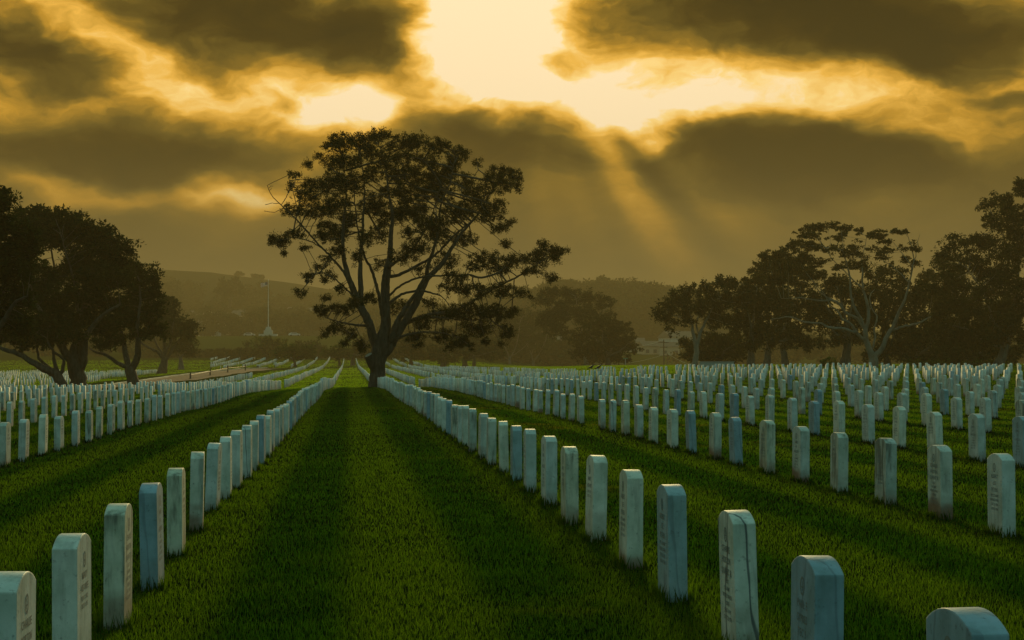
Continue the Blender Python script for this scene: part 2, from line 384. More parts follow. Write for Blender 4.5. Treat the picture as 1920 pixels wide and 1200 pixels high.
V = []
for k in range(70):
    for t in np.linspace(0, 1, 7):
        p = FE[k] * (1 - t) + NE[k] * t; V.append((p[0], p[1], G(p[0], p[1]) + .035))
F = [(i * 7 + j, i * 7 + j + 1, (i + 1) * 7 + j + 1, (i + 1) * 7 + j) for i in range(69) for j in range(6)]
tag(obj('road', fast_mesh('road', V, F, M_ROAD, True)), kind='structure')
kb = MB()
for k in range(69):
    p, q = FE[k], FE[k + 1]; d = (q - p)[:2]; L = math.hypot(*d); nn = np.array([-d[1], d[0]]) / L * .22
    z0, z1 = G(p[0], p[1]), G(q[0], q[1])
    vs = [(p[0] - nn[0], p[1] - nn[1], z0 - .05), (p[0] + nn[0], p[1] + nn[1], z0 - .05), (p[0] + nn[0], p[1] + nn[1], z0 + .17), (p[0] - nn[0], p[1] - nn[1], z0 + .17),
          (q[0] - nn[0], q[1] - nn[1], z1 - .05), (q[0] + nn[0], q[1] + nn[1], z1 - .05), (q[0] + nn[0], q[1] + nn[1], z1 + .17), (q[0] - nn[0], q[1] - nn[1], z1 + .17)]
    kb.raw(vs, [(0, 1, 5, 4), (1, 2, 6, 5), (2, 3, 7, 6), (3, 0, 4, 7)])
tag(kb.build('kerb', M_KERB), kind='structure')
RC = (FE + NE) / 2; RW = np.linalg.norm(FE - NE, axis=1) / 2
def on_road(x, y, pad=1.5):
    d = np.hypot(RC[:, 0] - x, RC[:, 1] - y); i = int(np.argmin(d)); 
    a, b = FE[i], NE[i]; lo, hi_ = min(a[1], b[1]), max(a[1], b[1])
    # signed test across the strip using the polygon
    return d[i] < 60 and inside_poly(x, y, pad)
POLY = np.concatenate([FE[:, :2], NE[::-1, :2]])
def inside_poly(x, y, pad):
    n = len(POLY); c = False; j = n - 1; dmin = 1e9
    for i in range(n):
        xi, yi = POLY[i]; xj, yj = POLY[j]
        if (yi > y) != (yj > y) and x < (xj - xi) * (y - yi) / (yj - yi + 1e-12) + xi: c = not c
        ex, ey = xj - xi, yj - yi; t = max(0, min(1, ((x - xi) * ex + (y - yi) * ey) / (ex * ex + ey * ey + 1e-12)))
        dmin = min(dmin, math.hypot(xi + ex * t - x, yi + ey * t - y)); j = i
    return c or dmin < pad

# ------------------------------------------------------------------ headstones
TH, WD, HT, RISE = .10, .33, .60, .045
def stone_profile(n):              # outline of the broad face in (y, z)
    rr = (WD * WD / 4 + RISE * RISE) / (2 * RISE); a0 = math.asin(WD / 2 / rr); zc = HT - rr
    return [(-WD / 2, -.25), (WD / 2, -.25)] + [(rr * math.sin(a0 - 2 * a0 * k / n), zc + rr * math.cos(a0 - 2 * a0 * k / n)) for k in range(n + 1)]
def stone_mesh(name, m, bevel=.005, n=12):
    bm = bmesh.new(); pr = stone_profile(n)
    A = [bm.verts.new((-TH / 2, y, z)) for y, z in pr]; Bv = [bm.verts.new((TH / 2, y, z)) for y, z in pr]
    bm.faces.new(list(reversed(A))); bm.faces.new(Bv); k = len(pr)
    for i in range(k): bm.faces.new((A[i], A[(i + 1) % k], Bv[(i + 1) % k], Bv[i]))
    bm.normal_update()
    es = [e for e in bm.edges if (abs(e.verts[0].co.x - e.verts[1].co.x) < 1e-6) or (abs(e.verts[0].co.x - e.verts[1].co.x) > .05 and max(abs(e.verts[0].co.y), 0) > WD / 2 - 1e-4 and e.verts[0].co.z > 0)]
    bmesh.ops.bevel(bm, geom=es, offset=bevel, segments=2, profile=.6, affect='EDGES')
    bmesh.ops.recalc_face_normals(bm, faces=bm.faces)
    me = bpy.data.meshes.new(name); bm.to_mesh(me); bm.free()
    for p in me.polygons: p.use_smooth = abs(p.normal.x) < .5 and p.normal.z > .3
    me.materials.append(m); return me
STY = [('white', S_WHITE, 'pale'), ('rust', S_RUST, 'rust-footed'), ('blue', S_BLUE, 'blue-grey'), ('vein', S_VEIN, 'dark-veined'), ('moss', S_MOSS, 'lichen-darkened')]
SM = {k: stone_mesh('headstone', m) for k, m, _ in STY}; SD = {k: d for k, _, d in STY}

# carved inscriptions: lines of lettering set into the broad face, a wreathed cross above them
TEXTS = [['CHARLIE', 'HORTON', 'QUAINT JR', 'S SGT', 'US ARMY', 'WORLD WAR II', 'KOREA', 'JAN 7 1919', 'OCT 28 1974'],
         ['PAUL E', 'SYPRES', 'TEC 5', 'US ARMY', 'WORLD WAR II', 'MAR 3 1911', 'JUL 14 1968'],
         ['JAMES', 'W', 'HARDEN', 'SFC', 'US ARMY', 'KOREA', 'AUG 9 1925', 'MAY 2 1971'],
         ['MARY', 'HIS WIFE', 'FEB 11 1922', 'DEC 5 1975'],
         ['ALBERT', 'LEE', 'PETERS', 'PFC US ARMY', 'WORLD WAR I', 'SEP 21 1896', 'NOV 8 1966']]
def text_mesh(lines, sgn):
    vs = []; fs = []
    sizes = [.040 if i < min(3, len(lines) - 2) else .026 for i in range(len(lines))]; z = .455
    for s_, line in zip(sizes, lines):
        cu = bpy.data.curves.new('lettering', 'FONT'); cu.body = line; cu.size = s_; cu.align_x = 'CENTER'; cu.resolution_u = 2; cu.space_character = 1.1
        cu.offset = .0006
        to = bpy.data.objects.new('lettering', cu); col.objects.link(to); bpy.context.view_layer.update()
        me = to.to_mesh(); b = len(vs)
        z -= s_ * .85
        wdt = max([abs(v.co.x) for v in me.vertices] + [.001]); k = min(1.0, .135 / wdt)
        for v in me.vertices: vs.append((sgn * (TH / 2 + .0012), sgn * v.co.x * k, z + v.co.y))
        for p in me.polygons: fs.append(tuple(i + b for i in p.vertices))
        to.to_mesh_clear(); bpy.data.objects.remove(to); bpy.data.curves.remove(cu); z -= s_ * .38
    me = bpy.data.meshes.new('inscription'); me.from_pydata(vs, [], fs); me.materials.append(M_CARVE); return me
def emblem_mesh(sgn):
    mb = MB(); x0 = sgn * (TH / 2 + .0012); zc = .497; n = 20; vs = []; fs = []
    for k in range(n):
        a = 2 * math.pi * k / n
        for r_ in (.021, .029): vs.append((x0, r_ * math.cos(a) * sgn, zc + r_ * math.sin(a) * 1.15))
    for k in range(n): a = 2 * k; b = 2 * ((k + 1) % n); fs.append((a, a + 1, b + 1, b))
    mb.raw(vs, fs)
    for (y0, y1, z0, z1) in ((-.0035, .0035, -.017, -.0075 + .0), (-.0035, .0035, -.0005, .018), (-.012, .012, -.0070, -.0010)):
        mb.raw([(x0, y0, zc + z0), (x0, y1, zc + z0), (x0, y1, zc + z1), (x0, y0, zc + z1)], [(0, 1, 2, 3)])
    me = bpy.data.meshes.new('cross_emblem'); me.from_pydata(mb.v, [], mb.f); me.materials.append(M_CARVE); return me
TXT = {s: [text_mesh(t, s) for t in TEXTS] for s in (-1, 1)}; EMB = {s: emblem_mesh(s) for s in (-1, 1)}

TREE_Y = 111.0; TREE_X = float((at(712, 718, TREE_Y))[0])
# measured rows: X, list of measured Y for the nearest stones, styles seen in the photograph
R1 = [4.62, 6.09, 7.81, 9.53, 11.05, 12.7, 13.99, 15.9, 17.5, 19.2, 20.65]
R1S = ['blue', 'blue', 'vein', 'blue', 'rust', 'white', 'moss', 'white', 'white', 'blue', 'white', 'moss']
L1 = [6.07, 7.53, 9.15, 10.67, 12.46, 14.25, 16.2, 17.6, 19.0]
L1S = ['white', 'white', 'moss', 'blue', 'moss', 'rust', 'white', 'white', 'white']
R2 = [12.99, 14.37, 15.89, 17.4, 18.96, 20.5, 22.1, 23.5, 25.1, 26.6, 28.2, 29.7, 31.2, 32.8, 34.1]
R2S = ['white', 'rust', 'moss', 'moss', 'rust', 'moss', 'blue', 'rust', 'blue', 'white']
rowsX = [1.74, 4.78] + [7.74 + 2.97 * k for k in range(30)]
R1X = [1.61, 1.587, 1.702, 1.713, 1.726, 1.733, 1.708, 1.758, 1.75, 1.773, 1.767]
L1X = [-1.10, -1.116, -1.136, -1.127, -1.158, -1.173, -1.196, -1.17, -1.157]
leftX = [-1.13, -4.62] + [-7.7 - 3.05 * k for k in range(34)]
RNG = random.Random(21)
plots = []                         # (x, y, row name, index from camera, style)
def pick():
    return RNG.choices(['white', 'rust', 'blue', 'vein', 'moss'], [60, 12, 8, 6, 14])[0]
def in_frame(x, y, pad=0.0):
    u = (x / y) * FPX + VPX; return -40 - pad < u < 1960 + pad
ORD = ['first', 'second', 'third', 'fourth', 'fifth', 'sixth', 'seventh', 'eighth', 'ninth', 'tenth', 'eleventh', 'twelfth', 'thirteenth', 'fourteenth', 'fifteenth', 'sixteenth', 'seventeenth', 'eighteenth', 'nineteenth']
TENS = {20: 'twenty', 30: 'thirty', 40: 'forty', 50: 'fifty', 60: 'sixty', 70: 'seventy', 80: 'eighty', 90: 'ninety'}
def ordinal(n):
    if n < 20: return ORD[n - 1]
    if n >= 100: return 'hundredth' if n == 100 else 'hundred-and-' + ordinal(n - 100)
    t, u = n // 10 * 10, n % 10
    return (TENS[t][:-1] + 'ieth') if u == 0 else TENS[t] + '-' + ORD[u - 1]
for side_, XS in (('right', rowsX), ('left', leftX)):
    for ri, X in enumerate(XS):
        meas, sty = ([], [])
        if side_ == 'right' and ri == 0: meas, sty = R1, R1S
        if side_ == 'right' and ri == 1: meas, sty = R2, R2S
        if side_ == 'left' and ri == 0: meas, sty = L1, L1S
        ys = list(meas); y = (meas[-1] + 1.57) if meas else 4.6 + 1.57 * 1
        ymax = 450 if (side_ == 'left' or ri < 5) else (300 if ri < 6 else 140)
        while y < ymax: ys.append(y); y += 1.57
        cnt = 0
        for k, yy in enumerate(ys):
            if not meas or k >= len(meas): yj = yy + RNG.uniform(-.10, .10)
            else: yj = yy
            x = X + RNG.uniform(-.014, .014)
            if ri == 0 and k < len(meas): x = (R1X if side_ == 'right' else L1X)[k]
            st = sty[k] if k < len(sty) else pick()
            gap = RNG.random()
            if yj / 1.0 < 4.4: continue
            if not in_frame(x, yj, 120 if yj > 20 else 260): continue
            if side_ == 'right' and ri == 1 and 34.9 < yj < 36.7: continue
            if ri >= 1 and 124 < yj < 132.5: continue                       # cross path
            if ri == 0 and side_ == 'right' and 108.5 < yj < 113.5: continue   # the big trunk stands in the row
            if ri > 1 and gap < (.03 if yj < 60 else .13): continue
            if side_ == 'left' and (x < -9 and yj > 90 and on_road(x, yj, 5.0)): continue
            if side_ == 'left' and ri >= 6 and yj > 285 and x < -.075 * yj: continue
            if side_ == 'left' and ri >= 4 and 96 < yj < 104: continue
            if 330 < yj < 337: continue
            seen = in_frame(x, yj)
            if seen: cnt += 1
            plots.append([x, yj, side_, ri, cnt, st, seen])
near = sorted([p for p in plots if p[6]], key=lambda p: math.hypot(p[0], p[1]))[:300]
ids = set(id(p) for p in near)
first_used = set()
TOPS = {}; OUTN = {}
for p in plots:
    x, y, sd_, ri, cnt, st, seen = p
    if id(p) not in ids and not (not seen and y < 24): continue
    z = G(x, y); hs = 1 + RNG.uniform(-.05, .04) if y > 20 else 1 + RNG.uniform(-.012, .012)
    o = obj('headstone', SM[st]); o.location = (x, y, z + RNG.uniform(-.012, .012)); o.scale = (1, 1, hs)
    o.rotation_euler = (RNG.gauss(0, .010), RNG.gauss(0, .014), RNG.gauss(0, .022))
    if st == 'blue' and sd_ == 'right' and ri == 1 and y > 16: o.rotation_euler.y = -.03
    side_txt = sd_
    lab = f"{SD[st]} marble headstone, {ordinal(max(cnt,1))} from the camera in {ordinal(ri + 1)} row {side_txt} of the aisle"
    if not seen:
        outk = OUTN.get((sd_, ri), 0) + 1; OUTN[(sd_, ri)] = outk
        lab = f"{SD[st]} marble headstone, {ordinal(outk)} just outside the view in {ordinal(ri + 1)} row {side_txt} of the aisle"
    tag(o, lab, 'headstone', 'white marble headstones in long straight rows')
    TOPS[id(p)] = (o, HT * hs)
    if y < 46 and seen:
        s = -1 if sd_ == 'right' else 1
        obj('inscription', RNG.choice(TXT[s]), o)
        if st != 'vein' or s == -1: obj('cross_emblem', EMB[s], o)
# everything beyond the 300 that show largest: one mass
def far_stones(sel):
    n = 5; rr = (WD * WD / 4 + RISE * RISE) / (2 * RISE); a0 = math.asin(WD / 2 / rr); zc = HT - rr
    pr = np.array([(-WD / 2, -.2), (WD / 2, -.2)] + [(rr * math.sin(a0 - 2 * a0 * k / n), zc + rr * math.cos(a0 - 2 * a0 * k / n)) for k in range(n + 1)])
    k = len(pr); base = np.array([(-TH / 2, a, b) for a, b in pr] + [(TH / 2, a, b) for a, b in pr])
    faces = [(i, (i + 1) % k, (i + 1) % k + k, i + k) for i in range(k)]
    # the two broad faces as quads
    for o_ in (0, k):
        fl = [(o_ + 0, o_ + 1, o_ + 2, o_ + k - 1), (o_ + 2, o_ + 3, o_ + k - 2, o_ + k - 1), (o_ + 3, o_ + 4, o_ + 5, o_ + 6)]
        for f in fl: faces.append(f if o_ else tuple(reversed(f)))
    faces = np.array(faces); V = []; F = []; mi = []
    names = [s[0] for s in STY]
    for i, p in enumerate(sel):
        x, y = p[0], p[1]; a, lx, ly = RNG.gauss(0, .03), RNG.gauss(0, .015), RNG.gauss(0, .012); h = RNG.uniform(.94, 1.05)
        v = base.copy(); v[:, 2] *= h; v[:, 0] += v[:, 2] * lx; v[:, 1] += v[:, 2] * ly
        vx = v[:, 0] * math.cos(a) - v[:, 1] * math.sin(a); vy = v[:, 0] * math.sin(a) + v[:, 1] * math.cos(a)
        V.append(np.stack([vx + x, vy + y, v[:, 2] + G(x, y)], -1)); F.append(faces + i * 2 * k); mi += [names.index(p[5])] * len(faces)
    me = fast_mesh('headstones', np.concatenate(V), np.concatenate(F))
    return me, mi
M_FARST = []
def far_stone_mat(name, base):
    m, T, b, o = new_mat(name)
    g = T.add('ShaderNodeNewGeometry'); n = T.noise(g.outputs['Position'], 6, 3)
    c = T.mix(1.0, base, T.mix(g.outputs['Random Per Island'], (.74, .80, .84), (1.08, 1.05, .96)), 'MULTIPLY')
    c = T.mix(T.mapr(n, .5, .72, 0, .6), c, (.16, .15, .10)); T.l.new(c, b.inputs['Base Color']); b.inputs['Roughness'].default_value = .7; return m
rest = [p for p in plots if p[6] and id(p) not in ids]
me, mi = far_stones(rest)
for nm, bc in zip(('white', 'rust', 'blue', 'vein', 'moss'), ((.76, .76, .68), (.68, .62, .52), (.42, .50, .54), (.64, .68, .64), (.58, .58, .47))):
    me.materials.append(far_stone_mat('far_marble_' + nm, bc))
me.polygons.foreach_set('material_index', np.array(mi, dtype=np.int32))
tag(obj('headstones', me), 'endless far rows of small white headstones receding to the trees', 'headstones', kind='stuff')

# ------------------------------------------------------------------ grass blades
def blades():
    n = 1000000; y = 3.6 * np.exp(rng.random(n) * math.log(430 / 3.6)); u = rng.uniform(-.235, .43, n); x = u * y
    keep = np.ones(n, bool)
    far = (y > 60)
    # not on the road
    ii = np.where(far & (x < -8))[0]
    step = 1
    for i in ii:
        if 120 < y[i] < 330 and inside_poly_fast(x[i], y[i]): keep[i] = False
    keep &= ~((np.abs(x) > 3.2) & (y > 300) & (rng.random(n) < 0))
    x, y = x[keep], y[keep]; n = len(x); z = gz(x, y)
    cl = .5 + .5 * np.sin(x * 3.1 + 2.0 * np.sin(y * 1.7)) * np.sin(y * 2.3 + 1.6 * np.sin(x * 1.3))
    h = rng.uniform(.014, .036, n) * (.75 + .5 * cl) * (1 + .12 * rng.random(n)); wdt = np.maximum(.0022, y * .00045) * rng.uniform(.7, 1.3, n)
    h *= np.interp(y, [0, 40, 200, 430], [1, 1.2, 1.6, 2.0])
    a = rng.uniform(0, 2 * np.pi, n); far_ = np.clip((y - 10) / 30, 0, 1); a = a * (1 - far_) + rng.normal(0, .5, n) * far_
    lean = rng.uniform(.1, .8, n) * h; la = rng.uniform(0, 2 * np.pi, n)
    dx, dy = np.cos(a) * wdt / 2, np.sin(a) * wdt / 2
    b0 = np.stack([x - dx, y - dy, z - .004], -1); b1 = np.stack([x + dx, y + dy, z - .004], -1)
    m0 = np.stack([x + dx * .7 + np.cos(la) * lean * .35, y + dy * .7 + np.sin(la) * lean * .35, z + h * .6], -1)
    m1 = np.stack([x - dx * .7 + np.cos(la) * lean * .35, y - dy * .7 + np.sin(la) * lean * .35, z + h * .6], -1)
    tp = np.stack([x + np.cos(la) * lean, y + np.sin(la) * lean, z + h], -1)
    V = np.stack([b0, b1, m0, m1, tp], 1).reshape(-1, 3); i = np.arange(n) * 5
    T1 = np.stack([i, i + 1, i + 2], -1); T2 = np.stack([i, i + 2, i + 3], -1); T3 = np.stack([i + 3, i + 2, i + 4], -1)
    return V, np.concatenate([T1, T2, T3])
def inside_poly_fast(x, y):
    d = (RC[:, 0] - x) ** 2 + (RC[:, 1] - y) ** 2; i = int(np.argmin(d)); a, b = FE[i], NE[i]
    e = b - a; t = ((x - a[0]) * e[0] + (y - a[1]) * e[1]) / (e[0] ** 2 + e[1] ** 2)
    px_, py_ = a[0] + t * e[0], a[1] + t * e[1]
    return 0 < t < 1 and math.hypot(px_ - x, py_ - y) < 6
V, F = blades()
# longer untrimmed tufts against the foot of the nearest stones
tv, tf = [], []
for p in near[:110]:
    x, y = p[0], p[1]; k = int(max(40, 260 - y * 5))
    t = rng.random(k) * 2 * (WD + TH + .06); hx, hy = TH / 2 + .012, WD / 2 + .012
    px_ = np.where(t < 2 * hy, -hx, np.where(t < 2 * hy + 2 * hx, t - 2 * hy - hx, np.where(t < 4 * hy + 2 * hx, hx, rng.uniform(-hx, hx, k))))
    py_ = np.where(t < 2 * hy, t - hy, np.where(t < 2 * hy + 2 * hx, -hy, np.where(t < 4 * hy + 2 * hx, t - 2 * hy - 2 * hx - hy, hy)))
    gx = x + px_ * rng.uniform(1, 1.35, k); gy = y + py_ * rng.uniform(1, 1.12, k); g0 = gz(gx, gy)
    hh = rng.uniform(.03, .10, k); ww = max(.003, y * .0005); aa = rng.uniform(0, 2 * np.pi, k); ln_ = hh * rng.uniform(0, .5, k); la = rng.uniform(0, 2 * np.pi, k)
    a0 = np.stack([gx - np.cos(aa) * ww, gy - np.sin(aa) * ww, g0 - .004], -1); a1 = np.stack([gx + np.cos(aa) * ww, gy + np.sin(aa) * ww, g0 - .004], -1); a2 = np.stack([gx + np.cos(la) * ln_, gy + np.sin(la) * ln_, g0 + hh], -1)
    b = sum(len(q) for q in tv); tv.append(np.stack([a0, a1, a2], 1).reshape(-1, 3)); i = np.arange(k) * 3 + b; tf.append(np.stack([i, i + 1, i + 2], -1))
tv = np.concatenate(tv); tf = np.concatenate(tf) + len(V)
gr = fast_mesh('grass', np.concatenate([V, tv]), np.concatenate([F, tf]), M_BLADE)
tag(obj('grass', gr), 'short mown green grass with drier brownish patches', 'grass', kind='stuff')

# ------------------------------------------------------------------ trees: hand-drawn limbs, grown out by space colonisation
def catmull(P, n_per):
    P = np.asarray(P, dtype=float); Q = np.vstack([2 * P[0] - P[1], P, 2 * P[-1] - P[-2]]); out_ = []
    for i in range(1, len(Q) - 2):
        p0, p1, p2, p3 = Q[i - 1:i + 3]; n = max(2, int(n_per(np.linalg.norm((p2 - p1)[:3]))))
        for k in range(n):
            t = k / n; out_.append(.5 * ((2 * p1) + (-p0 + p2) * t + (2 * p0 - 5 * p1 + 4 * p2 - p3) * t * t + (-p0 + 3 * p1 - 3 * p2 + p3) * t ** 3))
    out_.append(P[-1]); return np.array(out_)
def grow(limbs, att, D, kill, iters=90, maxn=14000, rg=None):
    """limbs: list of arrays (n,4) x,y,z,r; the first is the trunk, each later one starts at the nearest earlier node"""
    P, par, rad_ = [], [], []
    for li, L in enumerate(limbs):
        start = -1
        if li:
            A = np.array(P); d = np.linalg.norm(A - L[0, :3], axis=1); start = int(np.argmin(d))
        prev = start
        for k in range(len(L)):
            if li and k == 0 and start >= 0 and np.linalg.norm(np.array(P[start]) - L[0, :3]) < D * .3: continue
            P.append(L[k, :3]); par.append(prev); rad_.append(L[k, 3]); prev = len(P) - 1
    n0 = len(P); P = [np.array(p) for p in P]
    A = np.array(att); alive = np.ones(len(A), bool)
    arr = np.zeros((maxn + 2000, 3)); arr[:n0] = P; n = n0
    nd = np.full(len(A), 1e9); ni = np.zeros(len(A), int)
    for s in range(0, n0, 400):
        d = np.linalg.norm(A[:, None] - arr[None, s:min(s + 400, n0)], axis=2); j = d.argmin(1); dm = d[np.arange(len(A)), j]; b = dm < nd; nd[b] = dm[b]; ni[b] = j[b] + s
    for it in range(iters):
        alive &= nd > kill
        if not alive.any() or n > maxn: break
        idx = np.where(alive)[0]; src = ni[idx]; dirs = A[idx] - arr[src]; dirs /= np.linalg.norm(dirs, axis=1)[:, None] + 1e-9
        us, inv = np.unique(src, return_inverse=True); sm_ = np.zeros((len(us), 3)); np.add.at(sm_, inv, dirs)
        sm_ += rg.normal(0, .42, sm_.shape); sm_ /= np.linalg.norm(sm_, axis=1)[:, None] + 1e-9
        new = arr[us] + sm_ * D; k = len(new); arr[n:n + k] = new; par += list(us); rad_ += [0.0] * k
        d = np.linalg.norm(A[idx][:, None] - new[None], axis=2); j = d.argmin(1); dm = d[np.arange(len(idx)), j]; b = dm < nd[idx] - 1e-4
        nd[idx[b]] = dm[b]; ni[idx[b]] = j[b] + n; stuck = ~b
        if it > 3: 
            st_ = idx[stuck]; drop = rg.random(len(st_)) < .05; alive[st_[drop]] = False
        n += k
    return arr[:n], np.array(par), np.array(rad_), n0
def radii(par, given, n0, rt, ex=2.3):
    n = len(par); acc = np.zeros(n); kids = np.zeros(n, int)
    for i in range(n): 
        if par[i] >= 0: kids[par[i]] += 1
    r = np.zeros(n)
    order = range(n - 1, -1, -1)
    for i in order:
        v = acc[i] ** (1 / ex) if acc[i] > 0 else rt
        r[i] = max(given[i], rt) if i < n0 else v
        if par[i] >= 0: acc[par[i]] += r[i] ** ex if i >= n0 else 0
    return r, kids
def branch_mesh(P, par, r, kids, n0, minr=0.0, sides=6):
    n = len(P); main = -np.ones(n, int); best = -np.ones(n)
    for i in range(n):
        p = par[i]
        if p >= 0:
            sc_ = r[i] + (10 if (i < n0 and i == p + 1) else 0)
            if sc_ > best[p]: best[p] = sc_; main[p] = i
    V = []; F = []; cnt = 0
    for i in range(n):
        p = par[i]
        if p >= 0 and main[p] == i: continue
        if r[i] < minr and i >= n0: continue
        ch = [] if p < 0 else [p]
        j = i
        while j >= 0: ch.append(j); j = main[j]
        if len(ch) < 2: continue
        pts = P[ch]; rr = r[ch].copy()
        if p >= 0: rr[0] = min(rr[0], rr[1] * 1.25)
        k = sides if rr.max() > .05 else (5 if rr.max() > .02 else 3)
        if rr.max() > .25: k = 14
        d = np.gradient(pts, axis=0); d /= np.linalg.norm(d, axis=1)[:, None] + 1e-9
        u = np.cross(d[0], [.3, .9, .2]); u /= np.linalg.norm(u) + 1e-9; U = [u]
        for q in range(1, len(pts)):
            u = U[-1] - d[q] * np.dot(U[-1], d[q]); U.append(u / (np.linalg.norm(u) + 1e-9))
        U = np.array(U); W = np.cross(d, U); a = np.arange(k) * 2 * np.pi / k
        wob = 1 + (.10 * np.sin(3 * a[None] + 1.7 * np.arange(len(pts))[:, None] * .15) + .05 * np.sin(5 * a[None])) * (rr[:, None] > .12)
        ring = pts[:, None] + (U[:, None] * np.cos(a)[None, :, None] + W[:, None] * np.sin(a)[None, :, None]) * (rr[:, None] * wob)[:, :, None]
        V.append(ring.reshape(-1, 3)); m_ = len(pts)
        q, t = np.meshgrid(np.arange(m_ - 1), np.arange(k), indexing='ij'); q = q.ravel(); t = t.ravel(); t2 = (t + 1) % k
        F.append(np.stack([q * k + t, q * k + t2, (q + 1) * k + t2, (q + 1) * k + t], -1) + cnt); cnt += m_ * k
    return np.concatenate(V), np.concatenate(F)
def leaf_mesh(C, per, rad, size, asp, rg, up=.3, squash=.7):
    n = len(C) * per; c = np.repeat(C, per, 0)
    o_ = rg.normal(0, 1, (n, 3)); o_ /= np.linalg.norm(o_, axis=1)[:, None]; o_ *= (rg.random(n) ** .5)[:, None] * np.repeat(rad, per)[:, None]; o_[:, 2] *= squash
    ax = o_ / (np.linalg.norm(o_, axis=1)[:, None] + 1e-6) + rg.normal(0, .6, (n, 3)) + [0, 0, up]; ax /= np.linalg.norm(ax, axis=1)[:, None]
    b = np.cross(ax, rg.normal(0, 1, (n, 3))); b /= np.linalg.norm(b, axis=1)[:, None] + 1e-9
    L = size * rg.uniform(.6, 1.4, n)[:, None]; W = L * asp; p = c + o_
    V = np.stack([p - ax * L / 2, p + b * W / 2, p + ax * L / 2, p - b * W / 2], 1).reshape(-1, 3)
    return V, np.arange(n * 4).reshape(-1, 4)
def make_tree(name, label, cat, group, base_px, Y, limbs, blobs, leaf, bark, D, att_n, per, lsize, asp=.45, conv=None, depth=.45, rt=.012, tuft=None,
              root=None, seed=1, up=.3, squash=.7, minr=0.0, trunk_name='trunk', zfix=True, tau=None, fat=1.15):
    """limbs: [(points (x,y,r) in photograph pixels, depth at start, depth at end)]; blobs: [(x,y,rx,ry[,weight[,depth]])] in pixels"""
    tau = tau if tau is not None else {L_PINE: 3.4, L_CYP: 6.5, L_EUC: 4.2, L_FAR: 3.5}.get(leaf, 4.5)
    rg = np.random.default_rng(seed); cv = conv or (lambda x, y: (x, y))
    bx, by = cv(*base_px); mpp = Y / FPX
    b0 = at(bx, by, Y); gzb = G(b0[0], b0[1]); dz = (gzb - b0[2]) if zfix else 0.0
    def W(x, y, d): 
        q = at(*cv(x, y), Y + d); q[2] += dz * max(0.0, 1 - abs(q[2] - b0[2]) / 6); return q
    LS = []
    for pts, d0, d1 in limbs:
        n = len(pts); A = np.array([list(W(x, y, d0 + (d1 - d0) * i / (n - 1))) + [r_] for i, (x, y, r_) in enumerate(pts)])
        C = catmull(A, lambda s: s / (D * .6))
        C[1:-1, :3] += rg.normal(0, .05 * D, C[1:-1, :3].shape); C[:, 3] = np.maximum(C[:, 3], rt); LS.append(C)
    LS[0][0, 2] = gzb - .25
    c0, c1 = cv(0, 0), cv(1, 1); sc_ = abs(c1[0] - c0[0])
    xs = np.array([cv(b[0], b[1])[0] for b in blobs]); wx = (xs.max() - xs.min()) / 2 * mpp + .1; cx = (xs.max() + xs.min()) / 2
    att = []; areas = np.array([b[2] * b[3] * (b[4] if len(b) > 4 else 1) for b in blobs]); areas = areas / areas.sum() * att_n
    for b, k in zip(blobs, areas):
        rel = min(1, abs(cv(b[0], b[1])[0] - cx) * mpp / wx)
        dep = b[5] if len(b) > 5 else rg.uniform(-1, 1) * depth * wx * math.sqrt(max(.15, 1 - rel * rel))
        m_ = max(3, int(k)); v = rg.normal(0, 1, (m_, 3)); v /= np.linalg.norm(v, axis=1)[:, None]; v *= (rg.random(m_) ** (1 / 2.4))[:, None]
        q = W(b[0], b[1], dep); rx = b[2] * sc_ * mpp; rz = b[3] * sc_ * mpp; att.append(q + v * [rx * fat, (rx + rz) / 2 * 1.0, rz * fat])
    att = np.concatenate(att); att[:, 2] = np.maximum(att[:, 2], gz(att[:, 0], att[:, 1]) + .25)
    P, par, gv, n0 = grow(LS, att, D * .62, D * .95, iters=160, rg=rg); r, kids = radii(par, gv, n0, rt)

    V, F = branch_mesh(P, par, r, kids, n0, minr)
    t = empty(name, tuple(b0[:2]) + (gzb,)); off = np.array([b0[0], b0[1], gzb]); tag(t, label, cat, group)
    obj(trunk_name, fast_mesh(trunk_name, V - off, F, bark, True), t)
    A_m2 = .72 * sum(math.pi * b[2] * b[3] * (b[4] if len(b) > 4 else 1) for b in blobs) * (sc_ * mpp) ** 2
    nt = int(tau * A_m2 / (lsize * lsize * asp * .25) / per); nt = min(nt, 22000)
    C = att[rg.integers(0, len(att), nt)]
    rad = rg.uniform(.6, 1.25, len(C)) * (tuft or D * 1.1); C = C + rg.normal(0, .35, C.shape) * rad[:, None]
    C[:, 2] = np.maximum(C[:, 2], gz(C[:, 0], C[:, 1]) + .3)
    V, F = leaf_mesh(C, per, rad, lsize, asp, rg, up, squash)
    obj('crown', fast_mesh('crown', V - off, F, leaf, False), t)
    return t

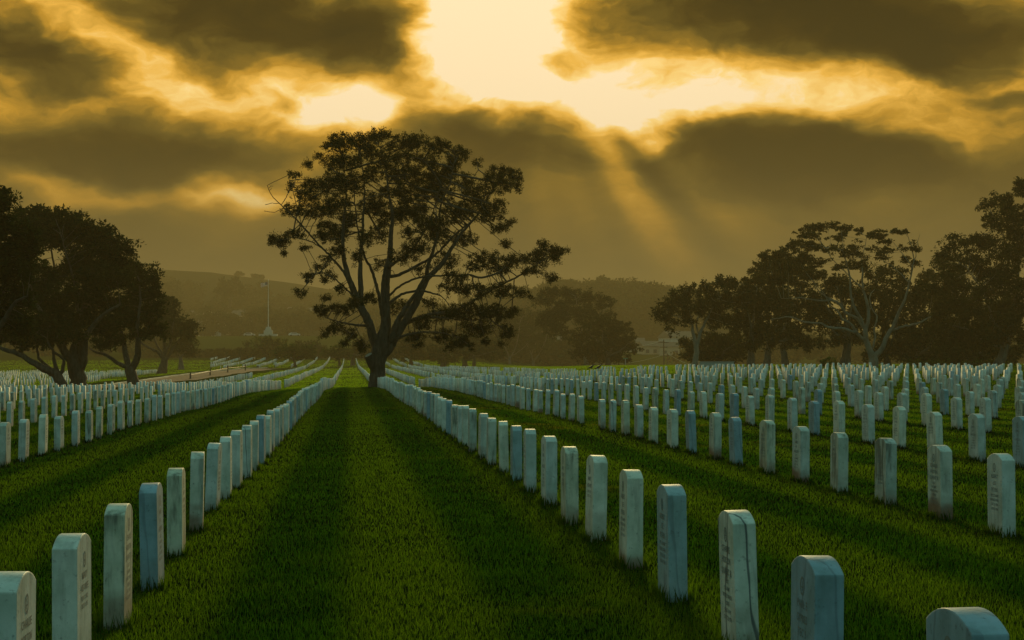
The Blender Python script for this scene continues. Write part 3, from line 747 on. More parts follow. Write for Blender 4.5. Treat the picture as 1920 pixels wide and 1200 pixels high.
# --- the big lone tree
z1 = lambda x, y: (480 + x / 2.308, 220 + y / 2.308)
HL = [([(533, 1150, .62), (530, 1105, .50), (528, 1060, .46), (532, 1010, .50), (540, 960, .52)], 0, 0),
 ([(540, 960, .50), (562, 890, .36), (560, 780, .33), (562, 690, .30), (580, 600, .20), (585, 500, .16), (590, 420, .12), (570, 300, .08), (560, 200, .05), (530, 120, .03)], 0, .5),
 ([(562, 690, .16), (620, 680, .13), (700, 640, .11), (780, 590, .09), (870, 500, .08), (950, 440, .05)], .1, 2.2),
 ([(572, 650, .12), (640, 600, .09), (700, 540, .07), (760, 430, .05), (800, 300, .04)], 0, -2.5),
 ([(535, 985, .46), (505, 930, .33), (488, 880, .30), (450, 810, .27), (420, 740, .22), (390, 650, .17), (375, 560, .13), (380, 450, .1), (390, 330, .06), (380, 220, .04)], 0, -2.0),
 ([(455, 820, .22), (452, 720, .2), (450, 620, .15), (460, 530, .12), (465, 420, .09), (470, 300, .06), (450, 170, .04)], -.5, 1.8),
 ([(548, 860, .16), (530, 760, .14), (500, 660, .11), (470, 600, .09), (440, 480, .06), (430, 380, .04)], 0, -3),
 ([(415, 730, .13), (380, 670, .1), (330, 610, .08), (280, 560, .07), (200, 470, .06), (120, 390, .04), (70, 340, .025), (48, 295, .015)], -.8, -2.2),
 ([(300, 575, .05), (240, 540, .045), (170, 520, .035), (110, 530, .02)], -1, -.5),
 ([(100, 372, .02), (70, 372, .015), (40, 378, .01)], -2, -2.2), ([(120, 390, .02), (80, 410, .015), (35, 405, .01)], -2, -1.6),
 ([(200, 470, .03), (180, 400, .03), (160, 320, .025), (140, 260, .015)], -2, -3),
 ([(450, 812, .1), (410, 760, .07), (340, 700, .05), (270, 670, .03), (220, 720, .02)], -.5, .8),
 ([(490, 895, .1), (430, 890, .08), (370, 880, .06), (300, 860, .04)], 0, 1.5),
 ([(560, 1000, .42), (600, 945, .33), (640, 885, .29), (680, 820, .26), (712, 755, .24), (740, 700, .2), (800, 640, .17), (850, 560, .13), (890, 500, .1), (960, 420, .08), (1020, 320, .05), (1080, 250, .03)], 0, 1.2),
 ([(738, 705, .17), (745, 640, .14), (770, 570, .12), (790, 480, .09), (800, 380, .07), (840, 280, .05), (860, 180, .03)], .3, -1.8),
 ([(575, 800, .12), (640, 760, .09), (720, 750, .08), (800, 770, .05)], 0, -1.5),
 ([(575, 770, .09), (630, 725, .08), (720, 690, .07), (820, 685, .06), (920, 680, .04)], 0, -2.4),
 ([(590, 950, .24), (605, 890, .2), (640, 830, .17), (690, 760, .13), (730, 690, .1)], -.3, -1.2),
 ([(640, 885, .17), (740, 850, .13), (860, 830, .1), (960, 780, .09), (1050, 730, .08), (1150, 680, .06), (1240, 620, .04), (1330, 580, .02)], .4, 1.6),
 ([(700, 862, .1), (800, 860, .07), (900, 870, .05), (1020, 860, .03)], .3, -2.2),
 ([(600, 950, .12), (680, 925, .08), (780, 920, .05), (880, 940, .03)], -.2, -1.8)]
HL = [([(x, y, r * (1 if i == 0 else .84)) for x, y, r in p], a, b) for i, (p, a, b) in enumerate(HL)]
HB = [(640, 600, 60, 40, .7), (500, 380, 60, 50, 1), (560, 420, 50, 50, 1), (820, 620, 60, 40, .8), (700, 560, 60, 40, .8), (540, 640, 40, 30, .6), (330, 520, 60, 40, .8), (860, 690, 60, 25, .8), (240, 350, 40, 30, .8), (500, 250, 50, 40, 1), (600, 250, 50, 40, 1), (680, 250, 50, 40, 1), (770, 270, 50, 50, 1), (480, 780, 40, 30, .6), (620, 820, 50, 40, .7), (540, 500, 50, 45, .8), (650, 400, 50, 40, .9), (430, 600, 40, 40, .6), (310, 620, 40, 30, .5), (720, 660, 50, 25, .5), (280, 500, 40, 30, .6), (440, 100, 120, 38), (350, 118, 55, 32), (540, 75, 52, 26), (640, 112, 70, 38), (700, 108, 50, 36), (790, 130, 55, 34), (870, 165, 45, 38), (905, 150, 20, 18),
 (330, 195, 50, 35), (400, 190, 60, 40), (560, 185, 60, 45), (650, 185, 50, 40), (740, 195, 55, 40), (830, 230, 55, 45), (480, 150, 50, 40),
 (165, 250, 28, 18), (225, 205, 22, 16), (270, 168, 18, 16), (250, 290, 45, 35), (330, 285, 65, 50), (200, 330, 36, 36), (420, 290, 60, 50), (150, 300, 18, 20),
 (260, 405, 90, 34), (150, 400, 45, 26), (345, 375, 60, 40), (105, 535, 45, 30), (70, 525, 16, 16), (165, 505, 45, 22), (120, 585, 14, 14), (210, 560, 30, 14), (400, 440, 50, 34), (472, 525, 30, 34), (355, 580, 40, 22), (370, 490, 44, 30), (300, 470, 40, 20),
 (640, 320, 60, 50), (550, 320, 40, 30), (720, 320, 50, 50), (800, 320, 60, 55), (900, 275, 45, 40), (1055, 235, 50, 30), (1040, 290, 70, 45), (1120, 265, 34, 42), (960, 195, 20, 22), (955, 340, 60, 55), (1000, 410, 80, 42), (1105, 455, 28, 16), (1050, 480, 45, 22), (870, 410, 70, 50), (760, 470, 75, 48), (700, 400, 55, 45), (790, 515, 50, 34), (625, 430, 35, 38), (900, 530, 60, 34), (1060, 370, 26, 20), (1140, 305, 18, 16), (660, 500, 35, 25),
 (1080, 548, 28, 18), (1000, 610, 75, 26), (1130, 620, 60, 28), (1225, 610, 60, 36), (1290, 580, 45, 28), (1240, 548, 26, 18), (1335, 578, 26, 14), (1280, 690, 34, 20), (1200, 665, 50, 22), (1050, 655, 60, 30), (950, 645, 45, 22), (1300, 610, 26, 20),
 (850, 740, 65, 26), (950, 750, 60, 34), (1060, 745, 60, 30), (900, 835, 85, 40), (1030, 840, 75, 36), (1105, 838, 34, 26), (960, 905, 80, 36), (1080, 920, 34, 36), (800, 845, 60, 36), (720, 880, 45, 34), (690, 940, 45, 26), (810, 935, 60, 30), (890, 960, 40, 28), (840, 985, 22, 16), (1060, 970, 18, 16), (1150, 760, 30, 18), (1190, 775, 14, 6), (700, 975, 20, 14), (1000, 960, 24, 16), (930, 980, 18, 14), (750, 800, 35, 20),
 (225, 690, 26, 26), (185, 752, 28, 18), (270, 650, 18, 22), (285, 830, 36, 28), (365, 825, 50, 26), (425, 800, 34, 30), (340, 905, 45, 20), (290, 935, 22, 18), (410, 930, 34, 22), (380, 965, 24, 16), (460, 975, 30, 22), (310, 690, 32, 26), (365, 740, 26, 20), (300, 780, 22, 16), (450, 1000, 16, 10)]
hero = make_tree('lone_tree', 'big dark spreading tree standing alone at the end of the grass aisle', 'tree', None, (533, 1148), TREE_Y, HL, HB, L_PINE, K_DARK, .27, 9000, 16, .10, .40, conv=z1, depth=.62, rt=.018, tau=3.1, tuft=.19, seed=11, up=.5, squash=.85, fat=1.1)
# the sawn-off limb on the left of its trunk, with its pale cut face
c_ = at(*z1(487, 1028), TREE_Y - .35); c2 = at(*z1(520, 1090), TREE_Y - .05)
hl = np.array(hero.location); a_ = c_ - hl; b_ = c2 - hl; dv = a_ - b_; dv /= np.linalg.norm(dv)
st = MB().tube([b_ - dv * .2, b_ + (a_ - b_) * .4, a_], [.34, .36, .29], 14).build('sawn_limb', K_DARK, hero, smooth=False)
MB().tube([a_ - dv * .01, a_ + dv * .012], [.235, .22], 14).build('cut_face', flat_mat('cut_wood', (.30, .27, .20), .9, var=.3, scale=8), st)

# --- cypresses along the road on the left
z2 = lambda x, y: (x / 2.927, 330 + y / 2.927)
def Y_at(px, py): return float(hit(px, py)[1])
CG = 'dark cypresses along the park road'
YA = 126.0
make_tree('cypress_tree', 'largest dense dark cypress with thick forked trunk, left side beside the road', 'tree', CG, (440, 1150), YA,
 [([(445, 1155, .62), (430, 1080, .52), (410, 1010, .5), (400, 960, .45)], 0, 0), ([(400, 980, .36), (420, 900, .32), (430, 820, .25), (470, 700, .18), (520, 560, .12), (560, 420, .07), (580, 340, .04)], 0, 1),
  ([(455, 1010, .34), (460, 900, .28), (480, 850, .2), (560, 760, .13), (660, 700, .08)], 0, -2), ([(400, 1000, .3), (340, 920, .24), (300, 850, .18), (240, 760, .13), (180, 650, .1), (150, 520, .07), (160, 400, .04)], 0, -1),
  ([(350, 925, .2), (345, 850, .16), (330, 750, .13), (310, 620, .1), (290, 450, .07), (260, 280, .04)], 0, 2), ([(440, 800, .12), (420, 680, .1), (400, 560, .07), (360, 420, .05), (330, 300, .03)], 0, -3.5)],
 [(240, 270, 120, 50), (420, 280, 90, 40), (480, 480, 120, 60), (640, 540, 60, 50), (200, 215, 110, 34), (330, 225, 90, 32), (420, 218, 30, 14), (480, 290, 80, 34), (560, 320, 70, 40), (610, 360, 50, 40), (690, 395, 40, 30), (250, 320, 130, 60), (380, 330, 100, 50), (160, 330, 80, 60), (500, 400, 120, 50), (640, 460, 70, 40), (130, 480, 90, 70), (250, 560, 100, 60, .7), (420, 520, 110, 50, .6), (560, 560, 130, 60), (400, 640, 120, 50, .7), (300, 700, 110, 60), (180, 650, 90, 70), (560, 690, 110, 60), (450, 780, 120, 50), (300, 800, 90, 45), (200, 860, 70, 50), (560, 820, 80, 40), (390, 850, 80, 30), (250, 900, 40, 20)],
 L_CYP, K_DARK, .42, 3000, 30, .24, .45, conv=z2, depth=.6, rt=.012, tuft=.5, seed=3, squash=.6, tau=9)
make_tree('cypress_tree', 'leaning cypress with low bough sweeping left, just left of the largest cypress', 'tree', CG, (360, 1155), YA - 1,
 [([(358, 1160, .42), (330, 1090, .34), (300, 1050, .3)], 0, 0), ([(300, 1050, .3), (240, 1030, .24), (170, 990, .2), (100, 955, .16), (20, 930, .13), (-60, 900, .08), (-120, 850, .04)], 0, -1.5), ([(300, 1050, .18), (250, 1010, .14), (215, 975, .1), (200, 900, .07)], 0, 1), ([(325, 1060, .16), (300, 1000, .12), (290, 940, .08), (280, 860, .05)], 0, .5), ([(345, 1040, .14), (345, 980, .11), (300, 950, .08), (250, 870, .05)], 0, -1)],
 [(130, 900, 60, 40), (60, 860, 60, 40), (180, 850, 60, 40), (-40, 850, 80, 50), (250, 860, 50, 30), (100, 780, 80, 50), (0, 780, 80, 50), (200, 790, 60, 40)],
 L_CYP, K_DARK, .42, 700, 26, .24, .45, conv=z2, depth=.5, tuft=.45, seed=4, squash=.6)
make_tree('cypress_tree', 'dark cypress with trunk forked low, right of the largest cypress and beside the kerb', 'tree', CG, (735, 1140), 140.0,
 [([(745, 1148, .5), (725, 1080, .4), (712, 1035, .38)], 0, 0), ([(712, 1035, .24), (690, 970, .22), (680, 900, .17), (660, 820, .11), (640, 720, .06)], 0, 1.5), ([(725, 1040, .26), (755, 980, .24), (760, 900, .2), (755, 800, .13), (770, 680, .08), (760, 560, .05)], 0, -1), ([(700, 1030, .18), (640, 1010, .15), (590, 970, .12), (520, 950, .08), (490, 930, .05)], 0, .5), ([(760, 900, .12), (810, 830, .08), (850, 740, .05)], 0, 1.5)],
 [(720, 505, 60, 40), (790, 530, 60, 40), (820, 600, 50, 50), (700, 600, 90, 50), (780, 680, 90, 50), (850, 650, 30, 30), (640, 700, 80, 50), (720, 780, 100, 45), (830, 760, 60, 60), (600, 800, 60, 40), (780, 860, 70, 30), (650, 880, 60, 30), (570, 900, 50, 24), (860, 840, 40, 30)],
 L_CYP, K_DARK, .42, 1500, 28, .25, .45, conv=z2, depth=.55, tuft=.5, seed=5, squash=.6)
YC = Y_at(305, 697.5); YC = min(YC, 270)
make_tree('cypress_tree', 'smaller open cypress with fanned stems on the grass verge above the road', 'tree', CG, (893, 1078), YC,
 [([(888, 1082, .8), (900, 1030, .55), (905, 990, .45)], 0, 0), ([(903, 1000, .3), (905, 930, .24), (890, 850, .15), (880, 740, .1)], 0, 1), ([(900, 1000, .28), (860, 960, .2), (800, 930, .15), (760, 900, .1)], 0, -1), ([(915, 1000, .26), (945, 950, .2), (990, 890, .14), (1040, 850, .08)], 0, 1), ([(905, 980, .2), (940, 900, .15), (950, 820, .08)], 0, -3), ([(895, 980, .18), (850, 900, .12), (840, 820, .08)], 0, 3)],
 [(920, 690, 50, 30), (880, 720, 60, 40), (960, 740, 40, 40), (900, 800, 80, 40), (990, 810, 70, 34), (1050, 840, 40, 26), (850, 840, 60, 40), (940, 860, 60, 26), (1010, 870, 50, 20), (820, 760, 50, 50)],
 L_CYP, K_DARK, .7, 900, 26, .45, .5, conv=z2, depth=.6, rt=.02, tuft=.8, seed=6, squash=.6)
make_tree('cypress_tree', 'small round cypress on a short trunk, at the far end of the left cypresses', 'tree', CG, (997, 1037), 330.0,
 [([(997, 1040, .6), (995, 1005, .4), (992, 980, .3)], 0, 0), ([(992, 980, .22), (970, 950, .12), (960, 920, .08)], 0, 1), ([(992, 980, .22), (1020, 950, .12), (1050, 925, .08)], 0, -1)],
 [(1000, 925, 60, 22), (1040, 935, 50, 24), (960, 930, 40, 26), (1010, 900, 40, 18)], L_CYP, K_GREY, .8, 260, 26, .5, .5, conv=z2, tuft=.9, rt=.02, seed=7)
make_tree('cypress_tree', 'near black-green cypress cut by the left edge of the photo', 'tree', CG, (-70, 1190), 84.0,
 [([(-75, 1200, .45), (-60, 1050, .36), (-50, 900, .3)], 0, 0), ([(-50, 900, .25), (-30, 700, .18), (-10, 500, .12), (0, 300, .08), (10, 150, .04)], 0, 1), ([(-50, 880, .2), (30, 760, .12), (90, 680, .08), (150, 650, .04)], 0, -1), ([(-40, 800, .15), (40, 560, .1), (120, 450, .05)], 0, 1.2)],
 [(5, 90, 40, 30), (50, 130, 30, 20), (20, 160, 60, 40), (0, 250, 80, 70), (90, 290, 70, 50), (150, 340, 60, 45), (60, 400, 100, 70), (170, 420, 50, 45), (20, 520, 100, 60), (120, 520, 60, 50), (60, 640, 100, 60), (140, 700, 50, 50), (20, 760, 90, 60), (150, 780, 40, 40), (110, 840, 60, 30), (-80, 400, 80, 160), (-90, 650, 80, 140)],
 L_CYP, K_DARK, .32, 2400, 30, .17, .45, conv=z2, depth=.5, tuft=.36, seed=8, squash=.65)

# --- generic helpers for the middle distance
def crown_tree(name, label, cat, group, bx, by, Y, h_trunk, blobs, leaf, bark, D, n, per, ls, seed, spread=3, r0=.3, tuft=None, squash=.7, depth=.5, multi=0.0, up=.3):
    """a trunk that forks towards the blobs given in photograph pixels"""
    rg = random.Random(seed); k = FPX / Y
    fx, fy = bx + rg.uniform(-.3, .3) * k, by - h_trunk * k
    limbs = [([(bx, by, r0 * 1.35), (bx + (fx - bx) * .4, by - h_trunk * k * .4, r0), (fx, fy, r0 * .85)], 0, 0)]
    bl = sorted(blobs, key=lambda b: -b[2] * b[3])[:spread + 3]
    for i, b in enumerate(bl):
        mx = (fx + b[0]) / 2 + rg.uniform(-.1, .1) * abs(b[0] - fx) * multi + rg.uniform(-.4, .4) * k; my = (fy + b[1]) / 2 + rg.uniform(-.1, .15) * abs(b[1] - fy)
        d = rg.uniform(-1, 1) * 2.5
        limbs.append(([(fx, fy, r0 * .55), ((fx * 2 + mx) / 3 + rg.uniform(-.2, .2) * k, (fy * 2 + my) / 3, r0 * .42), (mx, my, r0 * .3), (b[0], b[1], r0 * .12)], 0, d))
    return make_tree(name, label, cat, group, (bx, by), Y, limbs, blobs, leaf, bark, D, n, per, ls, .5, depth=depth, rt=max(.012, Y * .00006), tuft=tuft, seed=seed, squash=squash, up=up)

MG = 'rounded trees and bushes along the far edge of the lawn'
YM = 400.0
crown_tree('umbrella_tree', 'dark flat-topped tree on a thin short trunk, left of the lone tree', 'tree', MG, 554.5, 686, 345, 1.3, [(520, 660, 12, 7), (535, 657, 16, 9), (553, 654, 18, 10), (575, 655, 14, 11), (588, 660, 8, 8), (545, 664, 22, 6), (568, 664, 16, 6)], L_BUSH, K_DARK, .75, 700, 30, .5, 31, r0=.26, tuft=.8)
crown_tree('umbrella_tree', 'dome-shaped clipped tree directly left of the lone tree trunk', 'tree', MG, 637.5, 688.5, 350, 1.6, [(615, 665, 10, 7), (628, 661, 14, 8), (643, 661, 14, 8), (655, 667, 9, 8), (635, 668, 18, 5)], L_BUSH, K_DARK, .75, 500, 30, .5, 32, r0=.24, tuft=.8)
crown_tree('rounded_tree', 'tall round dark tree below the flagpole', 'tree', MG, 500, 676, 440, 1.0, [(500, 641, 18, 11), (486, 651, 14, 12), (516, 650, 16, 13), (500, 658, 24, 12), (478, 663, 10, 8), (524, 662, 10, 8)], L_BUSH, K_DARK, 1.0, 700, 30, .75, 33, r0=.4, tuft=1.15)
crown_tree('rounded_bush', 'brownish round bush left of the tree below the flagpole', 'bush', MG, 452, 676, 440, .6, [(452, 656, 16, 9), (436, 664, 12, 8), (468, 664, 12, 9), (450, 668, 24, 7)], L_FAR, K_DARK, 1.0, 420, 28, .75, 34, r0=.3, tuft=1.15)
crown_tree('rounded_bush', 'wide low brownish bush behind the flat-topped tree', 'bush', MG, 585, 674, 455, .6, [(572, 648, 18, 9), (592, 654, 20, 11), (612, 662, 14, 9), (590, 665, 30, 8)], L_FAR, K_DARK, 1.0, 480, 28, .75, 35, r0=.3, tuft=1.15)
crown_tree('rounded_tree', 'hazy round tree with thick trunk just left of the lone tree trunk', 'tree', MG, 662.5, 688, 360, 2.2, [(668, 660, 14, 10), (680, 655, 14, 12), (692, 664, 12, 10), (676, 668, 20, 6), (700, 655, 12, 12)], L_FAR, K_DARK, .8, 420, 28, .6, 36, r0=.42, tuft=.95)
crown_tree('rounded_tree', 'broad hazy tree just right of the lone tree trunk', 'tree', MG, 770.5, 689, 350, 1.8, [(745, 662, 14, 14), (762, 650, 18, 14), (782, 656, 18, 14), (770, 668, 30, 9), (797, 666, 12, 10)], L_FAR, K_DARK, .8, 560, 30, .6, 37, r0=.36, tuft=.95)
crown_tree('rounded_tree', 'broad hazy tree under the low right boughs of the lone tree, thick trunk', 'tree', MG, 831, 687, 345, 2.0, [(812, 658, 16, 14), (830, 646, 20, 14), (850, 654, 16, 14), (832, 668, 30, 8)], L_FAR, K_DARK, .8, 560, 30, .6, 38, r0=.5, tuft=.95)
crown_tree('rounded_tree', 'broad hazy tree with several splayed stems, second right of the lone tree', 'tree', MG, 873, 687.5, 335, 1.2, [(862, 650, 16, 14), (882, 640, 20, 16), (902, 650, 18, 16), (920, 660, 14, 12), (885, 664, 34, 8)], L_FAR, K_DARK, .8, 640, 30, .6, 39, r0=.5, tuft=.95)
crown_tree('rounded_tree', 'thin-stemmed hazy tree left of the pair with wiry stems', 'tree', MG, 889.5, 686, 350, 2.4, [(905, 660, 16, 10), (925, 655, 14, 12), (938, 662, 12, 10), (915, 668, 20, 6)], L_FAR, K_DARK, .8, 360, 28, .6, 40, r0=.28, tuft=.95)
EG = 'pale hazy eucalyptus trees beyond the headstones'
make_tree('eucalyptus_tree', 'hazy open eucalyptus with wiry forked stems, left of the tall middle eucalyptus', 'tree', EG, (957, 688), 455,
 [([(956, 689, .42), (956, 680, .34), (955, 672, .3)], 0, 0), ([(955, 674, .2), (948, 655, .14), (940, 635, .09), (935, 610, .05)], 0, 2), ([(956, 676, .2), (966, 655, .14), (972, 630, .1), (975, 605, .05)], 0, -2), ([(955, 680, .15), (935, 664, .1), (920, 650, .06)], 0, 1), ([(958, 672, .12), (980, 655, .08), (992, 640, .05)], 0, 2)],
 [(935, 625, 20, 18), (960, 610, 20, 18), (978, 590, 20, 14), (965, 640, 20, 14), (925, 648, 16, 12), (990, 625, 14, 18), (945, 600, 16, 14)], L_FAR, K_GREY, .7, 620, 22, .5, .45, tuft=.8, rt=.02, seed=41, squash=.9, up=-.3)
make_tree('eucalyptus_tree', 'hazy eucalyptus with trunk forking into a narrow V, behind the headstones', 'tree', EG, (1000, 687), 465,
 [([(1000, 688, .4), (1000, 682, .32), (1000, 678, .28)], 0, 0), ([(1000, 679, .22), (995, 660, .15), (985, 640, .09), (980, 615, .05)], 0, 2), ([(1000, 680, .22), (1013, 660, .15), (1022, 640, .1), (1028, 615, .05)], 0, -2), ([(997, 665, .1), (1005, 640, .08), (1008, 610, .05)], 0, 1)],
 [(985, 610, 16, 16), (1005, 600, 18, 18), (1025, 610, 16, 16), (1000, 630, 24, 14), (1022, 635, 14, 12), (975, 635, 12, 12), (1000, 655, 18, 8, .5)], L_FAR, K_GREY, .7, 560, 22, .5, .45, tuft=.8, rt=.02, seed=42, squash=.9, up=-.3)
make_tree('eucalyptus_tree', 'tall spreading middle eucalyptus right of the lone tree, drooping crown', 'tree', EG, (1103, 690), 350,
 [([(1102, 692, .5), (1096, 670, .4), (1086, 645, .34)], 0, 0), ([(1086, 645, .3), (1074, 630, .22), (1060, 615, .16), (1045, 590, .1), (1030, 570, .05)], 0, 2), ([(1088, 645, .3), (1090, 610, .2), (1084, 580, .12), (1078, 555, .06)], 0, -2), ([(1090, 650, .25), (1105, 615, .16), (1125, 590, .1), (1140, 575, .05)], 0, 1)],
 [(1010, 562, 12, 10), (1030, 553, 18, 12), (1055, 548, 22, 10), (1080, 556, 24, 12), (1105, 560, 22, 12), (1130, 572, 18, 10), (1143, 566, 8, 6), (1035, 585, 24, 18), (1065, 585, 26, 20), (1095, 590, 24, 16), (1020, 600, 14, 12), (1040, 615, 20, 14), (1140, 592, 14, 8), (1060, 625, 18, 10, .6), (1120, 600, 20, 12)], L_EUC, K_GREY, .6, 1300, 26, .42, .42, tuft=.7, rt=.016, seed=43, squash=.85, up=-.4)
crown_tree('evergreen_tree', 'dense rounded dark tree standing in front of the middle eucalyptus', 'tree', EG, 1140, 690, 300, 1.6, [(1120, 607, 20, 10), (1145, 606, 20, 10), (1100, 622, 20, 14), (1130, 625, 28, 16), (1165, 620, 20, 14), (1185, 625, 10, 8), (1080, 640, 12, 12), (1105, 650, 28, 16), (1145, 655, 30, 18), (1178, 645, 18, 16), (1190, 655, 12, 8), (1085, 665, 16, 12), (1120, 672, 26, 9), (1160, 673, 24, 8)], L_EUC, K_DARK, .55, 1700, 30, .42, 44, r0=.45, tuft=.7)

# --- dark grove on the right
RG = 'dark eucalyptus grove on the right'
YR = 184.0
make_tree('eucalyptus_tree', 'eucalyptus with slim pale leaning trunk, leftmost of the dark grove', 'tree', RG, (1301, 690), YR,
 [([(1300, 692, .36), (1305, 675, .30), (1307, 655, .27), (1303, 640, .23)], 0, 0), ([(1303, 640, .2), (1299, 620, .15), (1297, 600, .1), (1290, 570, .05)], 0, 1), ([(1306, 655, .22), (1312, 630, .17), (1322, 605, .12), (1335, 580, .07), (1345, 560, .04)], 0, -1), ([(1298, 610, .1), (1275, 595, .07), (1250, 590, .04)], 0, 2), ([(1312, 632, .1), (1306, 612, .08), (1310, 590, .05)], 0, 2)],
 [(1240, 598, 12, 12), (1255, 582, 16, 14), (1262, 605, 16, 10), (1272, 560, 20, 14), (1295, 548, 22, 12), (1320, 540, 20, 10), (1345, 530, 22, 12), (1375, 535, 20, 12), (1300, 575, 30, 16), (1335, 565, 26, 18), (1365, 565, 26, 20), (1395, 560, 18, 22), (1285, 600, 18, 10), (1340, 600, 24, 14), (1370, 605, 22, 14), (1258, 620, 10, 8, .6), (1345, 622, 20, 7, .7)], L_EUC, K_PALE, .5, 1900, 26, .34, .42, tuft=.58, rt=.014, seed=51, squash=.85, up=-.4)
crown_tree('understorey_tree', 'low bushy tree behind the pale leaning trunk, left part of the grove', 'tree', RG, 1345, 692, YR + 22, .8, [(1300, 655, 22, 14), (1285, 645, 10, 8), (1325, 640, 24, 16), (1350, 645, 24, 18), (1375, 650, 22, 18), (1320, 670, 26, 16), (1350, 672, 26, 16), (1378, 675, 18, 14), (1290, 672, 10, 10)], L_EUC, K_DARK, .55, 1200, 28, .38, 52, r0=.3, tuft=.65)
def grove(label, bx, blobs, seed, Yd, n=1100, bark=K_GREY, ht=2.6, r0=.36, leaf=L_EUC):
    return crown_tree('eucalyptus_tree', label, 'tree', RG, bx, 690.5, Yd, ht, blobs, leaf, bark, .5, n, 27, .34, seed, r0=r0, tuft=.58, squash=.85, up=-.35, spread=4)
grove('dark eucalyptus with forked grey trunk, second from the left of the grove', 1408, [(1395, 530, 20, 12), (1420, 540, 24, 20), (1400, 570, 30, 22), (1430, 590, 26, 26), (1390, 605, 22, 20), (1420, 625, 30, 18), (1400, 645, 24, 12), (1440, 560, 20, 20)], 53, YR + 4)
grove('dark eucalyptus with several upright stems behind the headstones, third from the left of the grove', 1438, [(1440, 500, 24, 16), (1425, 520, 18, 18), (1460, 520, 26, 24), (1440, 560, 26, 24), (1470, 580, 24, 26), (1450, 620, 28, 20), (1435, 645, 20, 12), (1475, 640, 20, 14)], 54, YR + 12)
grove('dark eucalyptus just left of the pale-limbed eucalyptus', 1472, [(1480, 500, 26, 22), (1510, 520, 26, 24), (1490, 560, 30, 28), (1520, 590, 26, 28), (1480, 620, 26, 20), (1510, 640, 26, 14)], 55, YR + 18)
grove('dark eucalyptus with thick leaning stems behind the pale-limbed eucalyptus', 1585, [(1540, 560, 26, 24), (1570, 540, 26, 22), (1600, 560, 26, 28), (1550, 600, 28, 26), (1590, 610, 30, 26), (1560, 640, 28, 14), (1620, 590, 24, 26), (1610, 640, 20, 14)], 56, YR + 16, 1300, r0=.5)
grove('dense dark tree right behind the pale-limbed eucalyptus', 1665, [(1640, 515, 26, 16), (1670, 510, 24, 14), (1690, 530, 20, 16), (1650, 550, 30, 26), (1690, 570, 28, 28), (1660, 600, 34, 28), (1700, 620, 28, 26), (1670, 650, 30, 20), (1640, 670, 20, 14), (1700, 665, 26, 18)], 57, YR + 14, 1700, bark=K_DARK, ht=1.4)
grove('dense dark tree filling the gap between the two biggest grove crowns', 1722, [(1715, 560, 20, 20), (1735, 545, 20, 20), (1730, 590, 28, 26), (1760, 620, 30, 30), (1725, 640, 28, 26), (1760, 660, 30, 22), (1720, 675, 24, 12)], 58, YR + 10, 1500, bark=K_DARK, ht=1.2)
z3 = lambda x, y: (1440 + x / 4, 400 + y / 4)
